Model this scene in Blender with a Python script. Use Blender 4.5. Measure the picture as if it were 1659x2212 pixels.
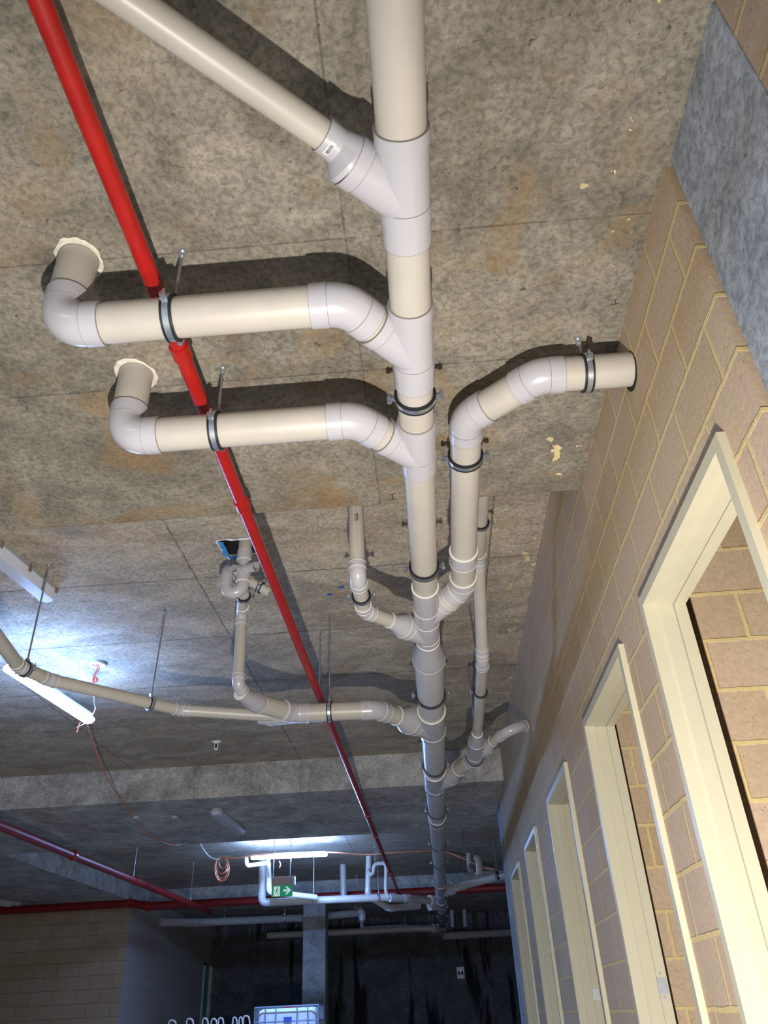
import bpy, bmesh, math, random
from mathutils import Vector, Matrix
random.seed(4)
for o in list(bpy.data.objects):
    bpy.data.objects.remove(o)
col = bpy.context.scene.collection
SC = bpy.context.scene
ZL_ = 1.855
H = 1.0                      # camera height over the floor

# ---------------------------------------------------------------- camera
W_, H_, F_ = 1659.0, 2212.0, 1665.0
CX, CY = W_ / 2, H_ / 2
_dx, _dy = 966.0 - CX, 2190.0 - CY
_b = -F_ * F_ / (.049 * _dx + _dy)
_a = .049 * _b
YA = Vector((_dx, -_dy, -F_)).normalized()
ZA = Vector((_a, -_b, -F_)).normalized()
XA = YA.cross(ZA)
R3 = Matrix((XA, YA, ZA))    # camera axes -> world axes


def at(px, py, x=None, y=None, z=None):
    """world point seen at a pixel, on the plane x=, y= or z= (z above camera height)"""
    d = R3 @ Vector((px - CX, -(py - CY), -F_))
    if x is not None: t = x / d.x
    elif y is not None: t = y / d.y
    else: t = z / d.z
    p = d * t
    return Vector((p.x, p.y, p.z + H))


cd = bpy.data.cameras.new('camera')
cam = bpy.data.objects.new('camera', cd)
col.objects.link(cam)
cd.sensor_fit = 'HORIZONTAL'
cd.sensor_width = 36.0
cd.lens = F_ / W_ * 36.0
cd.clip_start = .05
cam.matrix_world = Matrix.Translation((0, 0, H)) @ R3.to_4x4()
SC.camera = cam

# ---------------------------------------------------------------- light, world, exposure
SC.view_settings.view_transform = 'Standard'
SC.view_settings.look = 'None'
SC.view_settings.gamma = 1
SC.view_settings.use_curve_mapping = False
SC.view_settings.exposure = 0.0
wd = bpy.data.worlds.new('world'); SC.world = wd
wd.use_nodes = True
wd.node_tree.nodes['Background'].inputs[0].default_value = (.5, .65, 1, 1)
wd.node_tree.nodes['Background'].inputs[1].default_value = .05

TORCH_W = 535
ld = bpy.data.lights.new('work_lamp', 'SPOT')
ld.energy = TORCH_W; ld.color = (1.0, .955, .885); ld.shadow_soft_size = .02
ld.spot_size = math.radians(158); ld.spot_blend = 1.0
lamp = bpy.data.objects.new('work_lamp', ld); col.objects.link(lamp)
lamp.location = (-.02, .42, H - .72)
lamp.rotation_euler = (Vector((-.45, 2.6, 1.15))).to_track_quat('-Z', 'Y').to_euler()

fl = bpy.data.lights.new('rear_fill_light', 'AREA')  # added fill lamp behind the camera, lightens the shadows
fl.energy = 190; fl.color = (.62, .78, 1.0); fl.shape = 'RECTANGLE'; fl.size = 1.2; fl.size_y = .12
fo = bpy.data.objects.new('rear_fill_light', fl); col.objects.link(fo)
fo.location = (-3.2, -1.6, H + ZL_ - .03)

TUBE1, TUBE2 = 170.0, 420.0
TUBECOL = (.27, .47, 1.0)

# ---------------------------------------------------------------- materials
M = {}


def newmat(name):
    m = bpy.data.materials.new(name); m.use_nodes = True
    nt = m.node_tree
    return m, nt, nt.nodes, nt.links, nt.nodes['Principled BSDF']


def plain(name, c, rough=.5, metal=0.0, var=.06, scale=30, bump=.0, spec=.5, coat=0):
    m, nt, N, L, b = newmat(name)
    tc = N.new('ShaderNodeTexCoord'); no = N.new('ShaderNodeTexNoise')
    no.inputs['Scale'].default_value = scale; no.inputs['Detail'].default_value = 4
    L.new(tc.outputs['Object'], no.inputs['Vector'])
    r = N.new('ShaderNodeValToRGB')
    r.color_ramp.elements[0].position = .3; r.color_ramp.elements[1].position = .7
    r.color_ramp.elements[0].color = tuple(max(0, x * (1 - var)) for x in c) + (1,)
    r.color_ramp.elements[1].color = tuple(min(1, x * (1 + var)) for x in c) + (1,)
    L.new(no.outputs['Fac'], r.inputs['Fac']); L.new(r.outputs['Color'], b.inputs['Base Color'])
    b.inputs['Roughness'].default_value = rough; b.inputs['Metallic'].default_value = metal
    b.inputs['Specular IOR Level'].default_value = spec
    b.inputs['Coat Weight'].default_value = coat
    if bump:
        bp = N.new('ShaderNodeBump'); bp.inputs['Strength'].default_value = bump; bp.inputs['Distance'].default_value = .002
        L.new(no.outputs['Fac'], bp.inputs['Height']); L.new(bp.outputs['Normal'], b.inputs['Normal'])
    M[name] = m
    return m


def emis(name, c, s):
    m, nt, N, L, b = newmat(name)
    b.inputs['Base Color'].default_value = (.8, .8, .8, 1)
    b.inputs['Emission Color'].default_value = c + (1,)
    b.inputs['Emission Strength'].default_value = s
    M[name] = m
    return m


def mth(N, L, op, a, b=None, clamp=False):
    n = N.new('ShaderNodeMath'); n.operation = op; n.use_clamp = clamp
    for i, v in enumerate((a, b)):
        if v is None: continue
        if isinstance(v, (int, float)): n.inputs[i].default_value = v
        else: L.new(v, n.inputs[i])
    return n.outputs[0]


def mixc(N, L, fac, a, b, mode='MIX'):
    n = N.new('ShaderNodeMix'); n.data_type = 'RGBA'; n.blend_type = mode
    for s, v in ((n.inputs[0], fac), (n.inputs[6], a), (n.inputs[7], b)):
        if isinstance(v, (int, float)): s.default_value = v
        elif isinstance(v, tuple): s.default_value = v + (1,)
        else: L.new(v, s)
    return n.outputs[2]


def noise(N, L, vec, scale, detail=5, rough=.6, dist=0):
    n = N.new('ShaderNodeTexNoise'); n.inputs['Scale'].default_value = scale
    n.inputs['Detail'].default_value = detail; n.inputs['Roughness'].default_value = rough
    n.inputs['Distortion'].default_value = dist
    L.new(vec, n.inputs['Vector'])
    return n.outputs['Fac']


def ramp(N, L, fac, p0, p1, c0=(0, 0, 0), c1=(1, 1, 1)):
    r = N.new('ShaderNodeValToRGB')
    e = r.color_ramp.elements
    e[0].position, e[1].position = p0, p1
    e[0].color, e[1].color = c0 + (1,), c1 + (1,)
    L.new(fac, r.inputs['Fac'])
    return r.outputs['Color']


def concrete(name, dark, light, stain, stain_amt=.5, xs=(), ys=(), rough=.85, fine=1.0, glue=False, streaks=False,
             contrast=1.0, stretch=(1, 1, 1), lw=.0032, la=.45):
    m, nt, N, L, b = newmat(name)
    tc = N.new('ShaderNodeTexCoord'); v = tc.outputs['Object']
    mp = N.new('ShaderNodeMapping'); mp.inputs['Scale'].default_value = stretch
    L.new(v, mp.inputs['Vector']); vs = mp.outputs[0]
    n1 = noise(N, L, vs, 1.6, 6, .65, .4); n2 = noise(N, L, vs, 9 * fine, 8, .72, .35)
    n3 = noise(N, L, v, 55 * fine, 6, .7, .5)
    c = ramp(N, L, mth(N, L, 'ADD', mth(N, L, 'MULTIPLY', n1, .45), mth(N, L, 'MULTIPLY', n2, .55)),
             .5 - .17 / contrast, .5 + .17 / contrast, dark, light)
    f3 = ramp(N, L, n3, .38, .58, (.64, .64, .64), (1.14, 1.14, 1.14))
    c = mixc(N, L, 1.0, c, f3, 'MULTIPLY')
    big = ramp(N, L, noise(N, L, vs, 2.3, 4, .6, 1.2), .36, .64, (.72, .72, .72), (1.10, 1.10, 1.10))
    c = mixc(N, L, 1.0, c, big, 'MULTIPLY')
    gr = ramp(N, L, noise(N, L, v, 5.5, 5, .65, .9), .56, .70)
    c = mixc(N, L, mth(N, L, 'MULTIPLY', gr, .45), c, tuple(k * .62 for k in (dark[0], dark[0], dark[0])))
    # brown rust-like stains
    st = noise(N, L, v, 2.7, 5, .6, .8)
    stf = mth(N, L, 'MULTIPLY', ramp(N, L, st, .52, .72), stain_amt)
    c = mixc(N, L, stf, c, stain)
    # pale scratches
    wv = noise(N, L, v, 22 * fine, 3, .6, 5.0)
    sc = mth(N, L, 'COMPARE', wv, .5); sc.node.inputs[2].default_value = .006
    c = mixc(N, L, mth(N, L, 'MULTIPLY', sc, .16), c, tuple(min(1, k * 1.7) for k in light))
    # dark pits
    pt = noise(N, L, v, 38, 2, .5, .3)
    c = mixc(N, L, mth(N, L, 'MULTIPLY', ramp(N, L, pt, .24, .27, (1, 1, 1), (0, 0, 0)), .7), c, tuple(k * .3 for k in dark))
    sep = N.new('ShaderNodeSeparateXYZ'); L.new(v, sep.inputs[0])
    wob = mth(N, L, 'MULTIPLY', mth(N, L, 'SUBTRACT', noise(N, L, v, 7, 3), .5), .008)
    ln = None
    for k, vals in ((0, xs), (1, ys)):
        for val in vals:
            d = mth(N, L, 'ABSOLUTE', mth(N, L, 'ADD', mth(N, L, 'SUBTRACT', sep.outputs[k], val), wob))
            q = mth(N, L, 'LESS_THAN', d, lw)
            ln = q if ln is None else mth(N, L, 'MAXIMUM', ln, q)
    if ln is not None:
        pat = ramp(N, L, noise(N, L, v, 14, 3), .35, .5, (.25, .25, .25), (1, 1, 1))
        c = mixc(N, L, mth(N, L, 'MULTIPLY', ln, mth(N, L, 'MULTIPLY', pat, la)), c, tuple(k * .28 for k in dark))
    if glue:
        g = ramp(N, L, noise(N, L, v, 6.5, 3, .55, 1.5), .66, .675)
        msk = ramp(N, L, mth(N, L, 'MULTIPLY', sep.outputs[0], 1.0), .42, .62)
        c = mixc(N, L, mth(N, L, 'MULTIPLY', g, msk), c, (.75, .62, .32))
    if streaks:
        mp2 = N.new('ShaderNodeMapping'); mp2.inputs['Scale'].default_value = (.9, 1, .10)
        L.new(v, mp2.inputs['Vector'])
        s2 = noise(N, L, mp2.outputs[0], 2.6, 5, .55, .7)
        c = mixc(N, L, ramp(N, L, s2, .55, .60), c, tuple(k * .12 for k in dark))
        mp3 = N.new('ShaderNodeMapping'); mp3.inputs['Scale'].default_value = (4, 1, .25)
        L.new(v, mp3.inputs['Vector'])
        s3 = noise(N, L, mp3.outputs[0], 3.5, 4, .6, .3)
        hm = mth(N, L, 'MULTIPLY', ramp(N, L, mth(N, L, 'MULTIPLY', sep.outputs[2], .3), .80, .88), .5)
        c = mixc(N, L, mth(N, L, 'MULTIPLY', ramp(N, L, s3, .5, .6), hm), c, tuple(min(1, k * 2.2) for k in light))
    L.new(c, b.inputs['Base Color']); b.inputs['Roughness'].default_value = rough
    b.inputs['Specular IOR Level'].default_value = .25
    bp = N.new('ShaderNodeBump'); bp.inputs['Strength'].default_value = .6; bp.inputs['Distance'].default_value = .005
    hgt = mth(N, L, 'ADD', n2, mth(N, L, 'MULTIPLY', n3, .5))
    L.new(hgt, bp.inputs['Height']); L.new(bp.outputs['Normal'], b.inputs['Normal'])
    M[name] = m
    return m


def brick(name, axis, u0, c1, c2, mortar, rowh=.172, roww=.305, msize=.0082, pink=(.50, .36, .28)):
    m, nt, N, L, b = newmat(name)
    tc = N.new('ShaderNodeTexCoord'); v = tc.outputs['Object']
    sep = N.new('ShaderNodeSeparateXYZ'); L.new(v, sep.inputs[0])
    cb = N.new('ShaderNodeCombineXYZ')
    u = sep.outputs[1] if axis == 'y' else sep.outputs[0]
    wob = mth(N, L, 'MULTIPLY', mth(N, L, 'SUBTRACT', noise(N, L, v, 16, 3), .5), .010)
    L.new(mth(N, L, 'ADD', mth(N, L, 'SUBTRACT', u, u0 - 30 * roww), wob), cb.inputs[0])
    L.new(mth(N, L, 'ADD', mth(N, L, 'SUBTRACT', sep.outputs[2], 2.012 - 20 * rowh), wob), cb.inputs[1])
    bt = N.new('ShaderNodeTexBrick'); L.new(cb.outputs[0], bt.inputs['Vector'])
    bt.offset = .5; bt.squash = 1.0
    bt.inputs['Scale'].default_value = 1.0; bt.inputs['Mortar Size'].default_value = msize
    bt.inputs['Mortar Smooth'].default_value = .35; bt.inputs['Bias'].default_value = 0
    bt.inputs['Brick Width'].default_value = roww; bt.inputs['Row Height'].default_value = rowh
    bt.inputs['Color1'].default_value = c1 + (1,); bt.inputs['Color2'].default_value = c2 + (1,)
    bt.inputs['Mortar'].default_value = mortar + (1,)
    c = bt.outputs['Color']; fac = bt.outputs['Fac']; inv = mth(N, L, 'SUBTRACT', 1.0, fac)
    # pinkish drift over the brick faces
    pk = ramp(N, L, noise(N, L, v, 1.7, 4, .6, .5), .42, .62)
    c = mixc(N, L, mth(N, L, 'MULTIPLY', mth(N, L, 'MULTIPLY', pk, inv), .55), c, pink)
    n2 = ramp(N, L, noise(N, L, v, 60, 5, .7), .3, .7, (.86, .86, .86), (1.12, 1.12, 1.12))
    c = mixc(N, L, 1.0, c, n2, 'MULTIPLY')
    # pits and pale grit
    vo = N.new('ShaderNodeTexVoronoi'); vo.inputs['Scale'].default_value = 85; L.new(v, vo.inputs['Vector'])
    pit = mth(N, L, 'LESS_THAN', vo.outputs['Distance'], .16)
    gate = ramp(N, L, noise(N, L, v, 30, 2), .50, .56)
    c = mixc(N, L, mth(N, L, 'MULTIPLY', mth(N, L, 'MULTIPLY', pit, inv), mth(N, L, 'MULTIPLY', gate, .75)), c, (.10, .065, .04))
    vo2 = N.new('ShaderNodeTexVoronoi'); vo2.inputs['Scale'].default_value = 120; L.new(v, vo2.inputs['Vector'])
    pit2 = mth(N, L, 'LESS_THAN', vo2.outputs['Distance'], .17)
    gate2 = ramp(N, L, noise(N, L, v, 24, 2), .54, .60)
    c = mixc(N, L, mth(N, L, 'MULTIPLY', mth(N, L, 'MULTIPLY', pit2, inv), mth(N, L, 'MULTIPLY', gate2, .6)), c, (.8, .72, .58))
    L.new(c, b.inputs['Base Color']); b.inputs['Roughness'].default_value = .8
    b.inputs['Specular IOR Level'].default_value = .3
    bp = N.new('ShaderNodeBump'); bp.inputs['Strength'].default_value = .6; bp.inputs['Distance'].default_value = .004
    hh = mth(N, L, 'ADD', mth(N, L, 'MULTIPLY', fac, 1.0), mth(N, L, 'MULTIPLY', noise(N, L, v, 70, 4), .5))
    L.new(hh, bp.inputs['Height']); L.new(bp.outputs['Normal'], b.inputs['Normal'])
    M[name] = m
    return m


concrete('slab', (.135, .118, .092), (.36, .325, .262), (.27, .16, .06), .6, xs=(-.13,), ys=(1.402, 1.94), glue=True)
concrete('slab_high', (.34, .285, .215), (.60, .52, .41), (.42, .27, .15), .5,
         xs=(-1.318, .44, -3.08), ys=(4.03, 4.88, 5.75, 6.63, 11.2, 12.1, 13.0, 13.9), glue=True, stretch=(.9, 1.6, 1), fine=.9, contrast=.62, lw=.006, la=.7)
concrete('beam', (.27, .25, .22), (.74, .71, .64), (.24, .2, .14), .4, xs=(-1.318, .44, -3.4), fine=1.3)
concrete('beam_dark', (.09, .085, .08), (.17, .16, .15), (.12, .1, .08), .3, xs=(-.6, -3.0), fine=.8, stretch=(.6, 2.5, 1))
concrete('column_grey', (.25, .275, .315), (.45, .48, .53), (.2, .2, .19), .3, fine=.7, contrast=.9)  # blue of the tube light mixed into the grey base colour
concrete('pillar_grey', (.36, .37, .38), (.50, .51, .52), (.32, .3, .28), .4, fine=.7)
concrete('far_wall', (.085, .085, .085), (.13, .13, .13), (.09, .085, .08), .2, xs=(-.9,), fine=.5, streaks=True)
concrete('floor_c', (.40, .37, .32), (.58, .54, .47), (.15, .13, .1), .3)
BR1, BR2, MO = (.43, .315, .19), (.49, .375, .25), (.60, .46, .22)
brick('brick_y', 'y', 1.36, BR1, BR2, MO)
brick('brick_x', 'x', .955 + .30, BR1, BR2, MO)
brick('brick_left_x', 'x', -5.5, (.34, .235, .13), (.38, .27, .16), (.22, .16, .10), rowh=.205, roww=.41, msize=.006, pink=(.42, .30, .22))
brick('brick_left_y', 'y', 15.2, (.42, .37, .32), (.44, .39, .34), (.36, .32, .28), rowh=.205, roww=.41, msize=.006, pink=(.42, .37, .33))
plain('pvc_pipe', (.46, .425, .375), .38, var=.05, scale=9, spec=.5)
plain('pvc_fitting', (.44, .425, .455), .26, var=.02, scale=9, spec=.6)
plain('pvc_rim_lit', (.66, .64, .60), .3, var=.02)  # pale tone stands in for lamplit socket lips farther away
plain('pvc_seam_shade', (.22, .20, .19), .5)  # dark tone stands in for the shadow gap at near sockets
plain('pvc_inside', (.30, .28, .25), .5)
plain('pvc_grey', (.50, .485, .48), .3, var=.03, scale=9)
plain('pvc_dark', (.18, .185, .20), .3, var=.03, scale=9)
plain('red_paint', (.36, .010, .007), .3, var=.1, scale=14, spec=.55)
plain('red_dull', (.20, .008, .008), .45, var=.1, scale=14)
plain('zinc', (.62, .66, .74), .3, metal=.9, var=.1)
plain('rod_steel', (.36, .37, .38), .42, metal=.85, var=.2, scale=80)
plain('rubber', (.012, .012, .016), .45, var=.1)
plain('frame_cream', (.50, .46, .335), .42, var=.02, scale=20)
plain('steel_plate', (.42, .43, .46), .45, metal=.6, var=.1, scale=60)
plain('mortar_white', (.62, .57, .47), .9, var=.2, scale=40, bump=.6)
plain('blue_tape', (.05, .25, .62), .6, var=.3, scale=40)
plain('foil_white', (.75, .78, .85), .35, var=.2, scale=50)
plain('fixture_body', (.55, .58, .64), .4, var=.03)
plain('fixture_clip', (.30, .22, .16), .4, metal=.3)
plain('diffuser', (.60, .62, .70), .3, var=.03)
plain('cable_white', (.55, .50, .48), .5)
plain('cable_red', (.62, .05, .04), .5)
plain('cable_orange', (.75, .30, .18), .5)
plain('ring_white', (.80, .80, .80), .4)
plain('sign_taupe', (.38, .30, .26), .6)
plain('black', (.01, .01, .01), .8)
plain('ink', (.04, .035, .03), .7)
plain('label_white', (.85, .82, .78), .5, var=.02)
plain('blue_label', (.03, .10, .50), .5)
plain('tank_white', (.72, .78, .88), .35, var=.04, scale=5)
plain('cage_steel', (.30, .36, .48), .4, metal=.5)
plain('teal', (.03, .28, .33), .5)
plain('void_shade', (.01, .01, .012), .9)  # near black, painted shade for the inside of the ceiling opening
plain('wood', (.30, .2, .12), .7)
emis('tube_glow', TUBECOL, TUBE1)
emis('tube_glow_far', TUBECOL, TUBE2)
m_, nt_, N_, L_, b_ = newmat('sign_green')
b_.inputs['Base Color'].default_value = (.01, .30, .14, 1); b_.inputs['Emission Color'].default_value = (.01, .33, .15, 1)
b_.inputs['Emission Strength'].default_value = .35; M['sign_green'] = m_
emis('sign_white', (.8, 1, .95), .45)


# ---------------------------------------------------------------- mesh helpers
def finish(name, bm, mat, parent=None, smooth=True, bevel=0, angle=35):
    me = bpy.data.meshes.new(name)
    bmesh.ops.recalc_face_normals(bm, faces=bm.faces)
    bm.to_mesh(me); bm.free()
    if smooth:
        me.polygons.foreach_set('use_smooth', [True] * len(me.polygons))
        me.set_sharp_from_angle(angle=math.radians(angle))
    mats = mat if isinstance(mat, (list, tuple)) else [mat]
    for k in mats: me.materials.append(M[k])
    o = bpy.data.objects.new(name, me); col.objects.link(o)
    if parent is not None:
        o.parent = parent
        o.matrix_parent_inverse = parent_inv(parent)
    if bevel:
        md = o.modifiers.new('bevel', 'BEVEL'); md.width = bevel; md.segments = 2; md.limit_method = 'ANGLE'
    return o


def parent_inv(p):
    # all parents are unrotated; parts are modelled in world coordinates
    m = Matrix.Identity(4); q = p
    off = Vector((0, 0, 0))
    while q is not None:
        if q.type == 'EMPTY': off += Vector(q.location)
        q = q.parent
    return Matrix.Translation(-off)


def _dp():
    for o in bpy.data.objects:
        if o.parent is None and o.get('category') == 'pipe': o['group'] = 'plastic drain pipes under the ceiling'


def tag(o, label=None, cat=None, group=None, kind=None):
    if label: o['label'] = label
    if cat: o['category'] = cat
    if group: o['group'] = group
    if kind: o['kind'] = kind
    return o


def thing(name, label, cat, loc, group=None):
    o = bpy.data.objects.new(name, None); col.objects.link(o)
    o.location = loc; o.empty_display_size = .1
    return tag(o, label, cat, group)


def box(bm, a, b, mi=0):
    x0, y0, z0 = (min(a[i], b[i]) for i in range(3)); x1, y1, z1 = (max(a[i], b[i]) for i in range(3))
    vs = [bm.verts.new(p) for p in ((x0, y0, z0), (x1, y0, z0), (x1, y1, z0), (x0, y1, z0),
                                    (x0, y0, z1), (x1, y0, z1), (x1, y1, z1), (x0, y1, z1))]
    for f in ((0, 3, 2, 1), (4, 5, 6, 7), (0, 1, 5, 4), (1, 2, 6, 5), (2, 3, 7, 6), (3, 0, 4, 7)):
        bm.faces.new([vs[i] for i in f]).material_index = mi


def obox(bm, c, ax, ay, az, mi=0):
    """box around c with half-vectors ax, ay, az"""
    c, ax, ay, az = map(Vector, (c, ax, ay, az))
    vs = [bm.verts.new(c + sx * ax + sy * ay + sz * az) for sz in (-1, 1) for sx, sy in ((-1, -1), (1, -1), (1, 1), (-1, 1))]
    for f in ((0, 3, 2, 1), (4, 5, 6, 7), (0, 1, 5, 4), (1, 2, 6, 5), (2, 3, 7, 6), (3, 0, 4, 7)):
        bm.faces.new([vs[i] for i in f]).material_index = mi


def frame_of(t):
    t = Vector(t).normalized()
    up = Vector((0, 0, 1)) if abs(t.z) < .9 else Vector((0, 1, 0))
    u = t.cross(up).normalized()
    return t, u, u.cross(t)


def sweep(bm, st, seg=28, caps=(True, True), mi=0):
    """st: list of (pos, tangent, radius); rings joined in order"""
    prev = None; u = None; rings = []
    for p, t, r in st:
        p = Vector(p); t = Vector(t).normalized()
        if u is None: _, u, _ = frame_of(t)
        else:
            u = (u - t * u.dot(t)).normalized()
        w = u.cross(t)
        rings.append([bm.verts.new(p + r * (math.cos(2 * math.pi * i / seg) * u + math.sin(2 * math.pi * i / seg) * w)) for i in range(seg)])
    for a, b in zip(rings, rings[1:]):
        for i in range(seg):
            bm.faces.new((a[i], a[(i + 1) % seg], b[(i + 1) % seg], b[i])).material_index = mi
    if caps[0]: bm.faces.new(list(reversed(rings[0]))).material_index = mi
    if caps[1]: bm.faces.new(rings[-1]).material_index = mi


def tube(bm, a, b, r, seg=28, r2=None, mi=0):
    a, b = Vector(a), Vector(b)
    t = b - a
    sweep(bm, [(a, t, r), (b, t, r if r2 is None else r2)], seg, mi=mi)


def hollow(bm, a, b, r, ri, depth=None, seg=28):
    """open-ended pipe: outer wall, rim at b, inner wall going back"""
    a, b = Vector(a), Vector(b); t = (b - a)
    d = t.normalized() * min(t.length * .9, depth or t.length * .9)
    sweep(bm, [(a, t, r), (b, t, r), (b, t, ri), (b - d, t, ri)], seg)


def smooth_path(pts, n=8):
    pts = [Vector(p) for p in pts]
    P = [2 * pts[0] - pts[1]] + pts + [2 * pts[-1] - pts[-2]]
    out = []
    for i in range(1, len(P) - 2):
        p0, p1, p2, p3 = P[i - 1:i + 3]
        for k in range(n):
            t = k / n
            out.append(.5 * ((2 * p1) + (p2 - p0) * t + (2 * p0 - 5 * p1 + 4 * p2 - p3) * t * t + (3 * p1 - p0 - 3 * p2 + p3) * t ** 3))
    out.append(pts[-1])
    return out


def wire(bm, pts, r, seg=8, n=8, smooth=True, mi=0):
    pp = smooth_path(pts, n) if smooth else [Vector(p) for p in pts]
    st = []
    for i, p in enumerate(pp):
        t = pp[min(i + 1, len(pp) - 1)] - pp[max(i - 1, 0)]
        st.append((p, t, r))
    sweep(bm, st, seg, mi=mi)


def lift(p):
    return Vector((p[0], p[1], p[2] + H))


# ---------------------------------------------------------------- pipe builders
def rims(bm, ends, R):
    """socket lips: shadow gap painted dark near by, lamplit edge painted pale beyond"""
    for p, t in ends:
        p = Vector(p)
        near = p.y < 2.45
        t = Vector(t).normalized() * (.0007 if near else .0022)
        h = .0003 if near else .0011
        sweep(bm, [(p - t, t, R * .99), (p - t * .6, t, R + h), (p + t * .6, t, R + h), (p + t, t, R * .99)], 40, mi=2 if near else 1)


def elbow(parent, a_dir, c, b_dir, r, sock=None, bend=None, name='elbow'):
    """elbow at corner c, entering along a_dir and leaving along b_dir; returns the tangent+socket length"""
    a_dir, b_dir, c = Vector(a_dir).normalized(), Vector(b_dir).normalized(), Vector(c)
    th = a_dir.angle(b_dir)
    R = r * 1.07
    rb = bend if bend else r * (1.3 if th > 1.2 else 1.7)
    t = rb * math.tan(th / 2); s = sock if sock else r * .85
    bm = bmesh.new()
    st = []
    p0 = c - a_dir * t
    st.append((p0 - a_dir * s, a_dir, R * 1.025)); st.append((p0, a_dir, R * 1.025)); st.append((p0, a_dir, R))
    nrm = (b_dir - a_dir * b_dir.dot(a_dir)).normalized()
    cen = p0 + nrm * rb
    n = 12
    for i in range(n + 1):
        f = th * i / n
        pos = cen - nrm * rb * math.cos(f) + a_dir * rb * math.sin(f)
        tan = a_dir * math.cos(f) + nrm * math.sin(f)
        st.append((pos, tan, R))
    p1 = c + b_dir * t
    st += [(p1, b_dir, R * 1.025), (p1 + b_dir * s, b_dir, R * 1.025)]
    sweep(bm, st, 36)
    rims(bm, [(p0 - a_dir * s, a_dir), (p1 + b_dir * s, b_dir), (p0, a_dir), (p1, b_dir)], R * 1.025)
    finish(name, bm, ['pvc_fitting', 'pvc_rim_lit', 'pvc_seam_shade'], parent)
    return t + s * .6


def route(parent, pts, r, mat='pvc_pipe', sock=None, bends=None, skip=()):
    pts = [Vector(p) for p in pts]
    n = len(pts)
    cut = [0] * n
    for i in range(1, n - 1):
        if i in skip: continue
        cut[i] = elbow(parent, pts[i] - pts[i - 1], pts[i], pts[i + 1] - pts[i], r, sock, (bends or {}).get(i))
    for i in range(n - 1):
        d = (pts[i + 1] - pts[i]).normalized()
        a, b = pts[i] + d * cut[i], pts[i + 1] - d * cut[i + 1]
        if (b - a).dot(d) > .01:
            bm = bmesh.new(); tube(bm, a, b, r, 36)
            finish('pipe_section', bm, mat, parent)


def coupling(parent, a, b, r, name='coupling'):
    bm = bmesh.new(); a, b = Vector(a), Vector(b)
    tube(bm, a, b, r * 1.11, 36); rims(bm, [(a, b - a), (b, b - a)], r * 1.11)
    return finish(name, bm, ['pvc_fitting', 'pvc_rim_lit', 'pvc_seam_shade'], parent)


def reducer(parent, a, b, r0, r1, l0=.3, l1=.3):
    """cone between radius r0 at a and r1 at b with short necks"""
    a, b = Vector(a), Vector(b); t = b - a
    bm = bmesh.new()
    R0, R1 = r0 * 1.10, r1 * 1.10
    sweep(bm, [(a, t, R0), (a + t * l0, t, R0), (b - t * l1, t, R1), (b, t, R1)], 36)
    rims(bm, [(a, t)], R0); rims(bm, [(b, t)], R1)
    return finish('reducer', bm, ['pvc_fitting', 'pvc_rim_lit', 'pvc_seam_shade'], parent)


def ywye(parent, y0, y1, r, join_y, to, rb, L=None, x=.038, z=1.58, name='junction'):
    """sleeve on the main run with a side branch aimed at `to`"""
    bm = bmesh.new()
    a, b = lift((x, y0, z)), lift((x, y1, z))
    tube(bm, a, b, r * 1.08, 40)
    s = (y1 - y0) * .16
    ay, by = Vector((0, 1, 0)), None
    sweep(bm, [(a, ay, r * 1.12), (a + ay * s, ay, r * 1.12)], 40)
    sweep(bm, [(b - ay * s, ay, r * 1.12), (b, ay, r * 1.12)], 40)
    rims(bm, [(a, ay), (b, ay), (a + ay * s, ay), (b - ay * s, ay)], r * 1.10)
    j = lift((x, join_y, z)); d = (Vector(to) - j).normalized()
    L = L or r * 3.2
    tube(bm, j, j + d * L, rb * 1.08, 36)
    e = j + d * L
    tube(bm, e - d * rb * .6, e, rb * 1.12, 36)
    rims(bm, [(e, d), (e - d * rb * .6, d)], rb * 1.12)
    finish(name, bm, ['pvc_fitting', 'pvc_rim_lit', 'pvc_seam_shade'], parent)
    return e


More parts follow.
